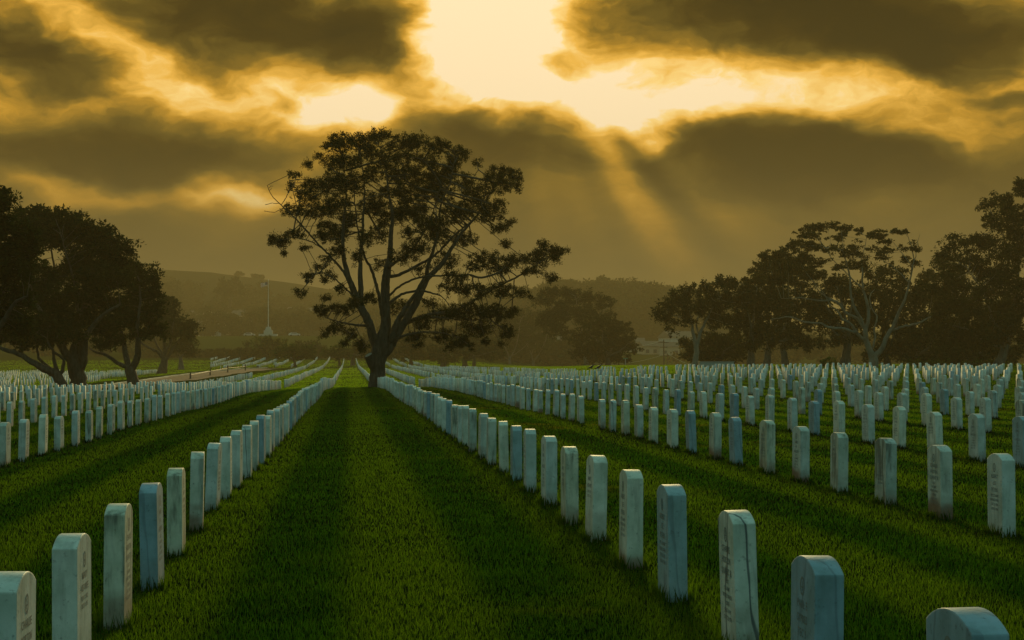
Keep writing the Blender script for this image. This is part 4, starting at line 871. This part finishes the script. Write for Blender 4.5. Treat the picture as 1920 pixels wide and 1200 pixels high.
make_tree('eucalyptus_tree', 'wide eucalyptus with bare pale curving limbs and flat layered crown', 'tree', RG, (790, 1170), 180,
 [([(790, 1172, .55), (795, 1120, .46), (785, 1085, .42)], 0, 0),
  ([(785, 1085, .36), (755, 1020, .3), (735, 950, .28), (728, 890, .26)], 0, 0),
  ([(728, 890, .22), (750, 800, .18), (752, 720, .16), (735, 640, .14), (712, 560, .11), (708, 450, .08), (700, 340, .05)], 0, 1),
  ([(728, 880, .2), (700, 800, .16), (650, 710, .14), (622, 620, .12), (615, 480, .09), (590, 380, .07), (560, 280, .04)], 0, -1.5),
  ([(715, 860, .18), (670, 790, .16), (590, 750, .14), (540, 690, .13), (490, 655, .11), (380, 655, .09), (250, 635, .07), (100, 640, .04)], 0, 1.5),
  ([(495, 655, .1), (430, 620, .08), (380, 580, .06), (330, 500, .04)], 1, 3),
  ([(730, 960, .2), (680, 920, .17), (620, 830, .14), (560, 800, .11), (520, 730, .09), (470, 690, .06), (420, 600, .04)], 0, -1),
  ([(650, 900, .15), (560, 870, .13), (450, 860, .12), (400, 830, .1), (280, 820, .08), (170, 780, .06), (20, 800, .04)], -.5, -2.5),
  ([(785, 1020, .11), (805, 940, .1), (795, 880, .09), (818, 780, .08), (775, 710, .07), (765, 620, .05), (800, 570, .03)], 0, .8),
  ([(800, 1085, .3), (850, 1030, .25), (900, 920, .22), (940, 850, .19), (980, 740, .15), (1020, 660, .12), (1050, 560, .09), (1080, 430, .07), (1090, 320, .05), (1060, 200, .03), (1010, 120, .02)], 0, -1),
  ([(920, 890, .13), (1000, 860, .12), (1120, 830, .1), (1180, 800, .08), (1235, 765, .05)], 0, 1),
  ([(1075, 420, .05), (1110, 320, .04), (1120, 220, .025), (1140, 150, .012)], -1, -1.3), ([(1085, 400, .05), (1020, 320, .04), (960, 240, .025), (900, 180, .015)], -1, .5),
  ([(715, 560, .08), (640, 500, .06), (560, 420, .05), (480, 340, .03)], 0, 2), ([(1060, 520, .05), (960, 420, .04), (860, 350, .03)], -1, 1), ([(700, 340, .04), (730, 240, .03), (740, 180, .02)], 1, 1)],
 [(300, 110, 70, 24), (400, 105, 60, 22), (500, 100, 50, 20), (580, 120, 60, 24), (680, 130, 40, 22), (260, 150, 50, 26), (360, 170, 70, 24), (540, 170, 50, 22), (210, 210, 30, 20),
  (640, 250, 60, 22), (300, 240, 90, 34), (180, 260, 70, 30), (420, 270, 70, 24), (520, 260, 40, 18), (600, 300, 70, 24), (690, 330, 50, 24), (100, 310, 70, 36), (0, 320, 60, 40), (240, 340, 90, 36), (380, 370, 70, 28), (60, 400, 80, 36), (200, 420, 70, 26), (520, 400, 60, 22), (640, 390, 60, 22), (710, 380, 40, 20), (340, 460, 90, 34), (500, 510, 70, 26), (100, 480, 70, 26), (250, 520, 60, 18, .6), (20, 500, 50, 30),
  (830, 160, 55, 22), (870, 130, 22, 8), (780, 150, 26, 16), (790, 265, 40, 16), (880, 220, 40, 18), (860, 310, 45, 34), (910, 280, 40, 20), (960, 140, 40, 16), (1000, 130, 50, 14), (1010, 260, 45, 16), (1100, 270, 36, 22), (1090, 215, 28, 10), (1030, 350, 34, 26), (1110, 370, 34, 24), (1060, 430, 26, 10, .6), (740, 270, 20, 14), (690, 200, 22, 14), (1050, 130, 20, 8)],
 L_EUC, K_PALE, .42, 2700, 26, .26, .42, conv=z3, depth=.5, tuft=.40, rt=.012, seed=60, squash=.5, up=-.1, tau=6.0, fat=1.25)
make_tree('eucalyptus_tree', 'biggest dark eucalyptus of the grove, tall broken crown at the right edge', 'tree', RG, (1872, 692), 170,
 [([(1868, 694, .5), (1880, 670, .42), (1890, 640, .36)], 0, 0), ([(1890, 640, .3), (1900, 600, .24), (1905, 550, .2), (1910, 480, .14), (1900, 420, .08), (1890, 385, .04)], 0, 1), ([(1890, 642, .2), (1870, 615, .16), (1855, 580, .12), (1840, 540, .08), (1810, 500, .05)], 0, -1.5), ([(1885, 655, .16), (1850, 645, .12), (1815, 620, .09), (1780, 610, .06), (1740, 600, .03)], 0, 1.5), ([(1905, 500, .08), (1880, 440, .06), (1860, 400, .04), (1845, 380, .02)], 1, 0), ([(1908, 560, .1), (1935, 500, .08), (1930, 400, .05), (1922, 350, .03)], 0, -1)],
 [(1900, 470, 26, 26), (1880, 520, 30, 28), (1900, 580, 26, 30), (1870, 600, 30, 30), (1895, 620, 26, 26), (1850, 640, 30, 20), (1845, 383, 18, 10), (1868, 375, 14, 10), (1890, 375, 12, 14), (1875, 398, 26, 16), (1862, 418, 20, 16), (1915, 352, 10, 16), (1912, 400, 22, 20), (1895, 430, 26, 20), (1915, 470, 20, 30), (1790, 455, 18, 12), (1770, 470, 12, 12), (1815, 450, 20, 12), (1840, 455, 26, 16), (1870, 470, 26, 20), (1785, 490, 22, 18), (1820, 490, 28, 20), (1855, 510, 28, 22), (1780, 530, 22, 18), (1750, 545, 16, 14), (1815, 540, 30, 20), (1850, 555, 26, 18), (1890, 540, 22, 16, .6), (1920, 540, 14, 24), (1790, 575, 32, 20), (1835, 590, 30, 18), (1760, 585, 18, 16), (1885, 600, 24, 16, .5), (1800, 620, 34, 20), (1850, 630, 26, 16), (1765, 625, 20, 20), (1910, 640, 20, 16)],
 L_EUC, K_GREY, .45, 2900, 27, .30, .42, depth=.5, tuft=.5, rt=.012, seed=61, squash=.85, up=-.4)
grove('low dense dark tree at the foot of the biggest grove crown', 1815, [(1780, 650, 26, 22), (1810, 640, 28, 24), (1845, 650, 26, 22), (1790, 672, 30, 14), (1830, 675, 30, 12), (1880, 665, 26, 18), (1905, 672, 18, 14), (1760, 672, 14, 12), (1870, 640, 20, 16)], 62, YR + 6, 1500, bark=K_DARK, ht=.8)
grove('tall dark tree behind the biggest grove crown, near the right edge', 1760, [(1740, 520, 16, 18), (1765, 500, 18, 20), (1790, 520, 24, 24), (1770, 560, 28, 28), (1820, 570, 30, 30), (1790, 610, 30, 28), (1860, 600, 30, 30), (1890, 580, 24, 30), (1840, 640, 30, 20)], 63, YR + 30, 1500, bark=K_DARK, ht=2)
crown_tree('shrub', 'small bright green shrub among the trunks left of the pale-limbed eucalyptus', 'shrub', None, 1553, 690, YR - 4, .3, [(1545, 683, 8, 5), (1556, 680, 10, 6), (1565, 684, 7, 4)], mk_leaf('shrub_foliage', (.05, .09, .015), .3), K_DARK, .35, 200, 26, .22, 64, r0=.06, tuft=.4)
for i, (x_, lb) in enumerate(((1745, 'low hedge clump at the right grove foot, left of the other clump'), (1850, 'low hedge clump at the right grove foot beside the photo edge'))):
    crown_tree('shrub', lb, 'shrub', 'low hedge clumps at the foot of the grove', x_, 691, YR - 6, .3, [(x_ - 30 + 15 * k, 685, 13, 4) for k in range(5)], mk_leaf('hedge_foliage', (.045, .07, .015), .3), K_DARK, .4, 260, 24, .25, 65 + i, r0=.06, tuft=.4)

# ------------------------------------------------------------------ far hillside: woods, houses, flagpole
def far_wood():
    rg = np.random.default_rng(90); C = []; Rr = []
    def tree_at(x, y, s, hgt):
        z = G(x, y); k = int(rg.integers(5, 9))
        for _ in range(k):
            C.append((x + rg.normal(0, s * .45), y + rg.normal(0, s * .45), z + hgt * rg.uniform(.3, 1.0))); Rr.append(s * rg.uniform(.4, .75))
    for _ in range(900):            # the hillside on the left with houses among the trees
        Y = rg.uniform(755, 1130); px = rg.uniform(150, 1020); 
        x = (px - VPX) / FPX * Y
        dens = .42 if Y < 900 else .6
        if rg.random() > dens: continue
        tree_at(x, Y, rg.uniform(3, 6), rg.uniform(4, 11))
    for _ in range(520):            # wooded knoll right of the lone tree
        Y = rg.uniform(740, 940); px = rg.normal(1130, 95); 
        if px > 1420: continue
        x = (px - VPX) / FPX * Y; tree_at(x, Y, rg.uniform(4, 7), rg.uniform(9, 17))
    for _ in range(330):            # trees at the foot, behind the lawn
        Y = rg.uniform(480, 620); px = rg.choice([rg.uniform(690, 1010), rg.uniform(940, 1150), rg.uniform(1290, 2000), rg.uniform(-400, 330)])
        x = (px - VPX) / FPX * Y; tree_at(x, Y, rg.uniform(2, 4.5), rg.uniform(3, 8))
    for _ in range(160):            # hedge line between the lawn and the field
        Y = rg.uniform(468, 490); px = rg.uniform(250, 760); x = (px - VPX) / FPX * Y; tree_at(x, Y, rg.uniform(.8, 1.6), rg.uniform(.6, 1.6))
    for _ in range(30):            # a few on the ridge line
        Y = 1290; px = rg.choice([452, 481, 492, 280, 690, 720, 800]) + rg.normal(0, 3); x = (px - VPX) / FPX * Y; tree_at(x, Y, 1.8, 2.6)
    C = np.array(C); Rr = np.array(Rr)
    V, F = leaf_mesh(C, 60, Rr, 1.25, .7, rg, .2, .75)
    return fast_mesh('far_woods', V, F, L_FAR)
tag(obj('far_woods', far_wood()), 'hazy wooded hillside merging into one mass behind the cemetery', 'woods', kind='stuff')
HGp = 'large trees standing out on the far hillside'
crown_tree('hillside_tree', 'big dark rounded tree crown high on the far hillside left of the flagpole', 'tree', HGp, 432, 575, 1000, 6, [(410, 545, 12, 7), (425, 535, 16, 10), (445, 535, 12, 10), (430, 548, 24, 10), (450, 550, 10, 10)], L_FAR, K_DARK, 2.2, 420, 26, 1.6, 71, r0=.8, tuft=2.4)
crown_tree('hillside_tree', 'tall hazy tree on the far hillside just right of the left cypresses', 'tree', HGp, 325, 590, 980, 6, [(325, 535, 12, 10), (318, 552, 14, 12), (332, 560, 14, 14)], L_FAR, K_DARK, 2.2, 320, 26, 1.6, 72, r0=.8, tuft=2.4)

# houses
M_ROOF = flat_mat('house_roof', (.20, .15, .11), .9); M_WIN = flat_mat('house_window', (.05, .06, .07), .7)
WALLS = [flat_mat('house_wall_cream', (.42, .37, .27)), flat_mat('house_wall_white', (.50, .49, .44)), flat_mat('house_wall_tan', (.48, .36, .24)), flat_mat('house_wall_blue', (.42, .52, .54))]
HN = ['cream', 'white', 'tan', 'pale blue']
def house(px, Y, wd, ht, wi, label, rz=0.0, sink=0.0):
    x = (px - VPX) / FPX * Y; z = G(x, Y) - .6; dp = wd * .7
    t = empty('hillside_house', (x, Y, z), rz); tag(t, label, 'house', 'houses on the far hillside')
    MB().box((0, 0, ht / 2), (wd, dp, ht)).build('wall', WALLS[wi], t)
    o_ = .5; rh = wd * .22; m = MB(); zt = ht + .02
    m.raw([(-wd / 2 - o_, -dp / 2 - o_, zt), (wd / 2 + o_, -dp / 2 - o_, zt), (wd / 2 + o_, dp / 2 + o_, zt), (-wd / 2 - o_, dp / 2 + o_, zt), (-wd / 2 - o_, 0, zt + rh), (wd / 2 + o_, 0, zt + rh)], [(0, 1, 5, 4), (2, 3, 4, 5), (1, 2, 5), (3, 0, 4), (3, 2, 1, 0)])
    m.build('roof', M_ROOF, t)
    nw = max(2, int(wd // 3)); fl = max(1, int(ht // 3))
    for f in range(fl):
        for k in range(nw):
            MB().box((-wd / 2 + wd * (k + .5) / nw, -dp / 2 - .01, 1.6 + 3 * f), (1.3, .12, 1.3)).build('window', M_WIN, t)
    return t
hs_ = [(300, 905, 9, 6, 2), (350, 960, 10, 6, 0), (372, 955, 9, 5, 0), (383, 800, 7, 4, 0), (408, 905, 11, 6, 2), (420, 885, 9, 5, 0), (396, 790, 9, 6, 1), (445, 820, 8, 5, 2), (458, 835, 8, 5, 0), (462, 985, 9, 6, 3), (455, 940, 8, 7, 2), (468, 930, 9, 6, 2), (475, 1000, 10, 5, 1), (540, 1010, 12, 5, 0), (555, 1025, 10, 5, 1), (575, 1000, 14, 5, 3), (592, 1010, 10, 5, 3), (415, 1010, 12, 5, 0), (402, 850, 8, 4, 0), (436, 880, 8, 4, 2), (310, 1030, 10, 5, 0), (520, 980, 9, 5, 0), (1190, 680, 8, 4, 0), (1226, 660, 9, 3.4, 2), (1262, 650, 8, 3.6, 2), (1060, 640, 12, 5, 0), (1030, 600, 10, 4, 1), (1275, 700, 12, 5, 1)]
for i, (px, Y, wd, ht, wi) in enumerate(hs_):
    sz = 'long low' if wd > 11 else ('two-storey' if ht >= 6 else 'small')
    where = ('beyond the headstones, ' if px > 900 else '')
    order = sorted([h for h in hs_ if (h[0] > 900) == (px > 900)], key=lambda h: h[0]).index(hs_[i]) + 1
    house(px, Y, wd, ht, wi, f"{sz} {HN[wi]} hillside house, {where}{ordinal(order)} from the left among the " + ('right-hand' if px > 900 else 'left-hand') + ' houses', RNG.uniform(-.5, .5))

# flagpole on its stone plinth
fx, fy = at(503, 625, 705)[0], 705.0; fz = G(fx, fy)
fp = empty('flagpole', (fx, fy, fz)); tag(fp, 'tall white flagpole on the far field, flag flying to the left', 'flagpole')
M_POLE = flat_mat('white_pole_paint', (.78, .76, .68), .5); k = 705 / FPX; top = (680 - 528) * k + 1.27 - fz
MB().tube([(0, 0, 3.5), (0, 0, top * .5), (0, 0, top)], [.14, .12, .08], 10).build('pole', M_POLE, fp)
MB().tube([(0, 0, top), (0, 0, top + .25), (0, 0, top + .5)], [.1, .3, .08], 10).build('finial', M_POLE, fp)
MB().box((0, 0, .4), (7, 6, .8)).box((0, 0, 1.5), (3.4, 3.0, 1.4)).box((0, 0, 2.9), (2.4, 2.2, 1.4), taper=.7).build('plinth', flat_mat('grey_stone', (.45, .43, .36)), fp)
fm = bpy.data.materials.new('flag_cloth'); fm.use_nodes = True; T = NT(fm.node_tree); b = T.n['Principled BSDF']
uvn = T.add('ShaderNodeTexCoord').outputs['Generated']; s_ = T.add('ShaderNodeSeparateXYZ'); T.l.new(uvn, s_.inputs[0])
stripe = T.math('GREATER_THAN', T.math('FRACT', T.math('MULTIPLY', s_.outputs[2], 6.5)), .5)
c = T.mix(stripe, (.60, .06, .05), (.9, .86, .76)); canton = T.math('MULTIPLY', T.math('GREATER_THAN', s_.outputs[0], .6), T.math('GREATER_THAN', s_.outputs[2], .46))
T.l.new(T.mix(canton, c, (.035, .05, .12)), b.inputs['Base Color'])
fw_, fh_ = 2.55, 1.7; fw_ *= 1.0; W_, H_ = 10.5 * .24 * 4.2 / 4.2, 0
W_ = 14 * k * 1.0 * .9; H_ = W_ * .62; V = []; F = []; nx, nz = 22, 8
for i in range(nx + 1):
    for j in range(nz + 1):
        s = i / nx; V.append((-.3 - s * W_ * 1.0, .45 * math.sin(s * 7) * s, top - .4 - H_ + H_ * j / nz - s * s * .6 + .12 * math.sin(s * 9)))
F = [(i * (nz + 1) + j, (i + 1) * (nz + 1) + j, (i + 1) * (nz + 1) + j + 1, i * (nz + 1) + j + 1) for i in range(nx) for j in range(nz)]
fo = obj('flag', fast_mesh('flag', V, F, fm, True), fp); so_ = fo.modifiers.new('thick', 'SOLIDIFY'); so_.thickness = .03

# cars by the field
def car(px, Y, paint, label, rz, group='cars parked on the far drive'):
    x = (px - VPX) / FPX * Y; z = G(x, Y); t = empty('parked_car', (x, Y, z), rz); tag(t, label, 'car', group)
    prof = [(-2.2, .35), (2.2, .35), (2.25, .75), (1.9, .95), (1.15, 1.02), (.55, 1.5), (-1.1, 1.52), (-1.9, 1.05), (-2.25, .95)]
    bm = bmesh.new(); A = [bm.verts.new((a, -.88, b_)) for a, b_ in prof]; B_ = [bm.verts.new((a, .88, b_)) for a, b_ in prof]
    bm.faces.new(A); bm.faces.new(list(reversed(B_)))
    for i in range(len(prof)): j = (i + 1) % len(prof); bm.faces.new((A[j], A[i], B_[i], B_[j]))
    bmesh.ops.recalc_face_normals(bm, faces=bm.faces); bmesh.ops.bevel(bm, geom=list(bm.edges), offset=.07, segments=2, affect='EDGES')
    me = bpy.data.meshes.new('body'); bm.to_mesh(me); bm.free(); me.materials.append(paint); obj('body', me, t)
    for s in (-1, 1): MB().raw([(-1.6, s * .895, 1.02), (.95, s * .895, 1.02), (.48, s * .895, 1.42), (-1.05, s * .895, 1.43)], [(0, 1, 2, 3)]).build('side_window', M_WIN, t)
    for a in (-1.35, 1.4):
        for s in (-1, 1): MB().tube([(a, s * .70, .33), (a, s * .92, .33)], .33, 14).build('wheel', M_TYRE, t)
M_TYRE = flat_mat('tyre_rubber', (.02, .02, .02), .9)
car(553, 712, flat_mat('white_paint', (.66, .66, .62), .6), 'white car parked right of the flagpole on the far drive', .15)
car(470, 716, flat_mat('silver_paint', (.4, .4, .38), .7), 'silver car parked left of the flagpole on the far drive', -.1)

# ------------------------------------------------------------------ furniture of the park
M_DK = flat_mat('dark_metal', (.035, .032, .028), .6); M_GRN = flat_mat('green_sign_paint', (.02, .20, .11), .5); M_GAL = flat_mat('galvanised_steel', (.35, .35, .32), .5, .6)
# chain-and-post rail along the near side of the road
rail = empty('post_and_rail', tuple(hit(430, 703))); tag(rail, 'low rail on dark posts along the near edge of the road', 'rail')
ro = np.array(rail.location); tops = []
for (px, pb, pt) in ((357, 711, 699), (394, 704.5, 691.5), (427, 698.8, 685.5), (460, 695, 683)):
    h_ = hit(px, pb); hgt = (pb - pt) / FPX * h_[1]; q = h_ - ro
    MB().tube([(q[0], q[1], q[2] - .2), (q[0], q[1], q[2] + hgt)], .09, 8).build('post', M_DK, rail); tops.append(q + [0, 0, hgt * .62])
MB().tube(tops, .05, 6).build('rail', M_DK, rail)
# bin with a pale lid
h_ = hit(483, 691.0); bn = empty('litter_bin', tuple(h_)); tag(bn, 'dark litter bin with pale lid at the end of the post rail', 'bin'); s_ = h_[1] / FPX
MB().tube([(0, 0, -.1), (0, 0, 5.5 * s_)], [2.2 * s_, 2.4 * s_], 14).build('bin_body', M_DK, bn)
MB().tube([(0, 0, 5.6 * s_), (0, 0, 6.6 * s_), (0, 0, 7.2 * s_)], [2.6 * s_, 2.3 * s_, .8 * s_], 14).build('lid', M_POLE, bn)
# marker blocks standing in the lawn
for (px, pb, hp, wp, lb) in ((516.5, 684.5, 7, 3.2, 'pale square stone marker in the lawn below the flagpole trees'), (440.5, 671.5, 5.5, 2.4, 'tall pale stone marker at the top edge of the far lawn')):
    h_ = hit(px, pb); s_ = h_[1] / FPX; t = MB().box((0, 0, hp * s_ / 2 - .1), (wp * 2 * s_, wp * 1.4 * s_, hp * s_), taper=.9).box((0, 0, .1), (wp * 2.5 * s_, wp * 1.9 * s_, .3)).build('stone_marker', S_WHITE, loc=tuple(h_)); tag(t, lb, 'marker', 'stone markers in the far lawn')
# green signs
for (px, pb, pt, wpx, lb) in ((1175.5, 690, 672, 9, 'green street sign on a thin post in front of the dense rounded tree'), (481.5, 673, 667, 8, 'low green sign board at the far lawn edge below the flagpole')):
    Y = 230 if px > 900 else 445; x = (px - VPX) / FPX * Y; z = G(x, Y); s_ = Y / FPX; hh = (HZY - pt) * s_ + CAM[2] - z
    t = empty('street_sign', (x, Y, z)); tag(t, lb, 'sign', 'green signs beyond the headstones')
    MB().tube([(0, 0, -.2), (0, 0, hh)], .06, 8).build('sign_post', M_GAL, t); MB().box((0, -.08, hh), (wpx * s_, .05, 1.9 * s_)).build('sign_board', M_GRN, t)
# utility cabinet
Y = 176.0; x0, x1 = at(1309, 690, Y)[0], at(1376, 690, Y)[0]; xm, wd_ = (x0 + x1) / 2, (x1 - x0); z = G(xm, Y); hh = (680 - 679.3) * Y / FPX + 1.27 - z
cabm = flat_mat('grey_green_cabinet_paint', (.30, .34, .29), .6, var=.12, scale=.8)
cab = empty('utility_cabinet', (xm, Y, z), -.10); tag(cab, 'long grey-green utility cabinet standing behind the headstones at the grove', 'cabinet')
MB().box((0, 0, hh / 2 - .1), (wd_ * .93, 1.9, hh + .2)).build('cabinet_body', cabm, cab)
MB().box((0, 0, hh + .04), (wd_ * .96, 2.02, .07)).build('lid', cabm, cab)
for k in range(4): MB().box((-wd_ * .93 / 2 + wd_ * .93 * (k + .5) / 4, -.965, hh / 2), (wd_ * .93 / 4 - .06, .03, hh - .2)).build('door', cabm, cab)
# power poles and wires
def upole(px, Y, toppx, label):
    x = (px - VPX) / FPX * Y; z = G(x, Y); hh = (HZY - toppx) * Y / FPX + CAM[2] - z
    t = empty('utility_pole', (x, Y, z)); tag(t, label, 'utility pole', 'utility poles beyond the grove gap')
    MB().tube([(0, 0, -.5), (0, 0, hh)], [.2, .13], 10).build('pole', K_DARK, t); MB().box((0, 0, hh - .7), (2.6, .14, .16)).build('crossarm', K_DARK, t); MB().box((0, 0, hh - 1.8), (1.8, .14, .16)).build('crossarm', K_DARK, t)
    return np.array([x, Y, z + hh])
pa = upole(1249, 420, 636, 'taller utility pole in the gap left of the grove'); pb = upole(1256, 520, 662, 'shorter utility pole behind the taller one in the gap left of the grove')
pc_ = np.array(at(1130, 652, 470)); pd = np.array(at(1340, 650, 470)); pe = np.array(at(1120, 690, 520)); 
M_WIRE = flat_mat('bright_wire', (.45, .40, .28), .4, .5)
def wire(a, b, sag, lb, r_=.045):
    pts = [tuple(a * (1 - t) + b * t - np.array([0, 0, sag * 4 * t * (1 - t)])) for t in np.linspace(0, 1, 24)]
    o_ = MB().tube(pts, r_, 5).build('power_line', M_WIRE); tag(o_, lb, 'wire', 'power lines in the gap left of the grove')
wire(pa, np.array(at(1120, 646, 380)), 1.2, 'topmost power line sagging left from the taller pole')
wire(pa - [0, 0, 2.6 + 6.4], np.array(at(1120, 676, 390)), 1.0, 'middle power line sagging left from the taller pole')
wire(pb, np.array(at(1100, 681, 500)), 1.4, 'lowest power line sagging left from the shorter pole')
wire(pb, np.array(at(1340, 684, 500)), 1.6, 'power line sagging right from the shorter pole behind the grove trunks')
# lamp posts seen through the trunks
for px, lb in ((1658, 'thin lamp post between the grove trunks, left of the pair'), (1669, 'thin lamp post between the grove trunks, right of the pair')):
    Y = 300; x = (px - VPX) / FPX * Y; z = G(x, Y); t = empty('lamp_post', (x, Y, z)); tag(t, lb, 'lamp post', 'lamp posts between the grove trunks'); hh = 2.6
    MB().tube([(0, 0, -.2), (0, 0, hh)], .05, 8).build('pole', M_GAL, t); MB().tube([(0, 0, hh), (0, 0, hh + .12), (0, 0, hh + .3)], [.1, .2, .08], 10).build('lamp_head', M_POLE, t)

# two birds perched on headstones
M_BIRD = flat_mat('black_feathers', (.012, .012, .012), .6)
def bird(px, face, label):
    # perch on the far stone nearest to this pixel
    c = [p for p in plots if 80 < p[1] < 112 and p[6] and p[2] == 'right']
    p = min(c, key=lambda p: abs((p[0] / p[1]) * FPX + VPX - px) + abs(p[1] - 96) * .25)
    ztop = G(p[0], p[1]) + .60 * (1.0)
    if id(p) in TOPS: o_, h_ = TOPS[id(p)]; ztop = o_.location.z + h_
    bm = bmesh.new(); spine = [(-.20, .10, .012), (-.13, .12, .028), (-.06, .14, .055), (.01, .17, .068), (.07, .21, .058), (.105, .255, .036), (.13, .285, .037), (.155, .285, .026), (.19, .277, .008), (.215, .272, .003)]
    rings = []
    for i, (x, z, r_) in enumerate(spine):
        rings.append([bm.verts.new((x * face - math.sin(.5) * 0, r_ * math.cos(a) * (1.0), z + r_ * math.sin(a))) for a in np.linspace(0, 2 * math.pi, 10, endpoint=False)])
    for a_, b_ in zip(rings, rings[1:]):
        for k in range(10): bm.faces.new((a_[k], a_[(k + 1) % 10], b_[(k + 1) % 10], b_[k]))
    bm.faces.new(rings[0]); bm.faces.new(list(reversed(rings[-1])))
    for s in (-1, 1):           # legs grow out of the belly in the same mesh
        vs = [bm.verts.new((face * .02 + q * .006, s * .022 + w_ * .006, zz)) for zz in (-.01, .13) for q, w_ in ((-1, -1), (1, -1), (1, 1), (-1, 1))]
        for k in range(4): bm.faces.new((vs[k], vs[(k + 1) % 4], vs[(k + 1) % 4 + 4], vs[k + 4]))
    bmesh.ops.recalc_face_normals(bm, faces=bm.faces)
    me = bpy.data.meshes.new('bird'); bm.to_mesh(me); bm.free(); me.materials.append(M_BIRD)
    for q in me.polygons: q.use_smooth = True
    o = obj('bird', me); o.location = (p[0], p[1], ztop); o.scale = (1.1,) * 3; tag(o, label, 'bird', 'black birds perched on the headstones')
bird(1107, 1, 'black bird perched on a headstone, left of the two'); bird(1122, 1, 'black bird perched on a headstone, right of the two')

# ------------------------------------------------------------------ haze
hb = MB().box((0, 3400, 34), (46000, 7600, 112))
hz = hb.build('haze', None); hz['kind'] = 'stuff'
hm = bpy.data.materials.new('haze_air'); hm.use_nodes = True; T = NT(hm.node_tree); T.n.remove(T.n['Principled BSDF'])
pv = T.add('ShaderNodeVolumePrincipled'); pv.inputs['Color'].default_value = (.52, .42, .205, 1); pv.inputs['Density'].default_value = .00058; pv.inputs['Anisotropy'].default_value = .2
T.l.new(pv.outputs[0], T.n['Material Output'].inputs['Volume']); hz.data.materials.append(hm)
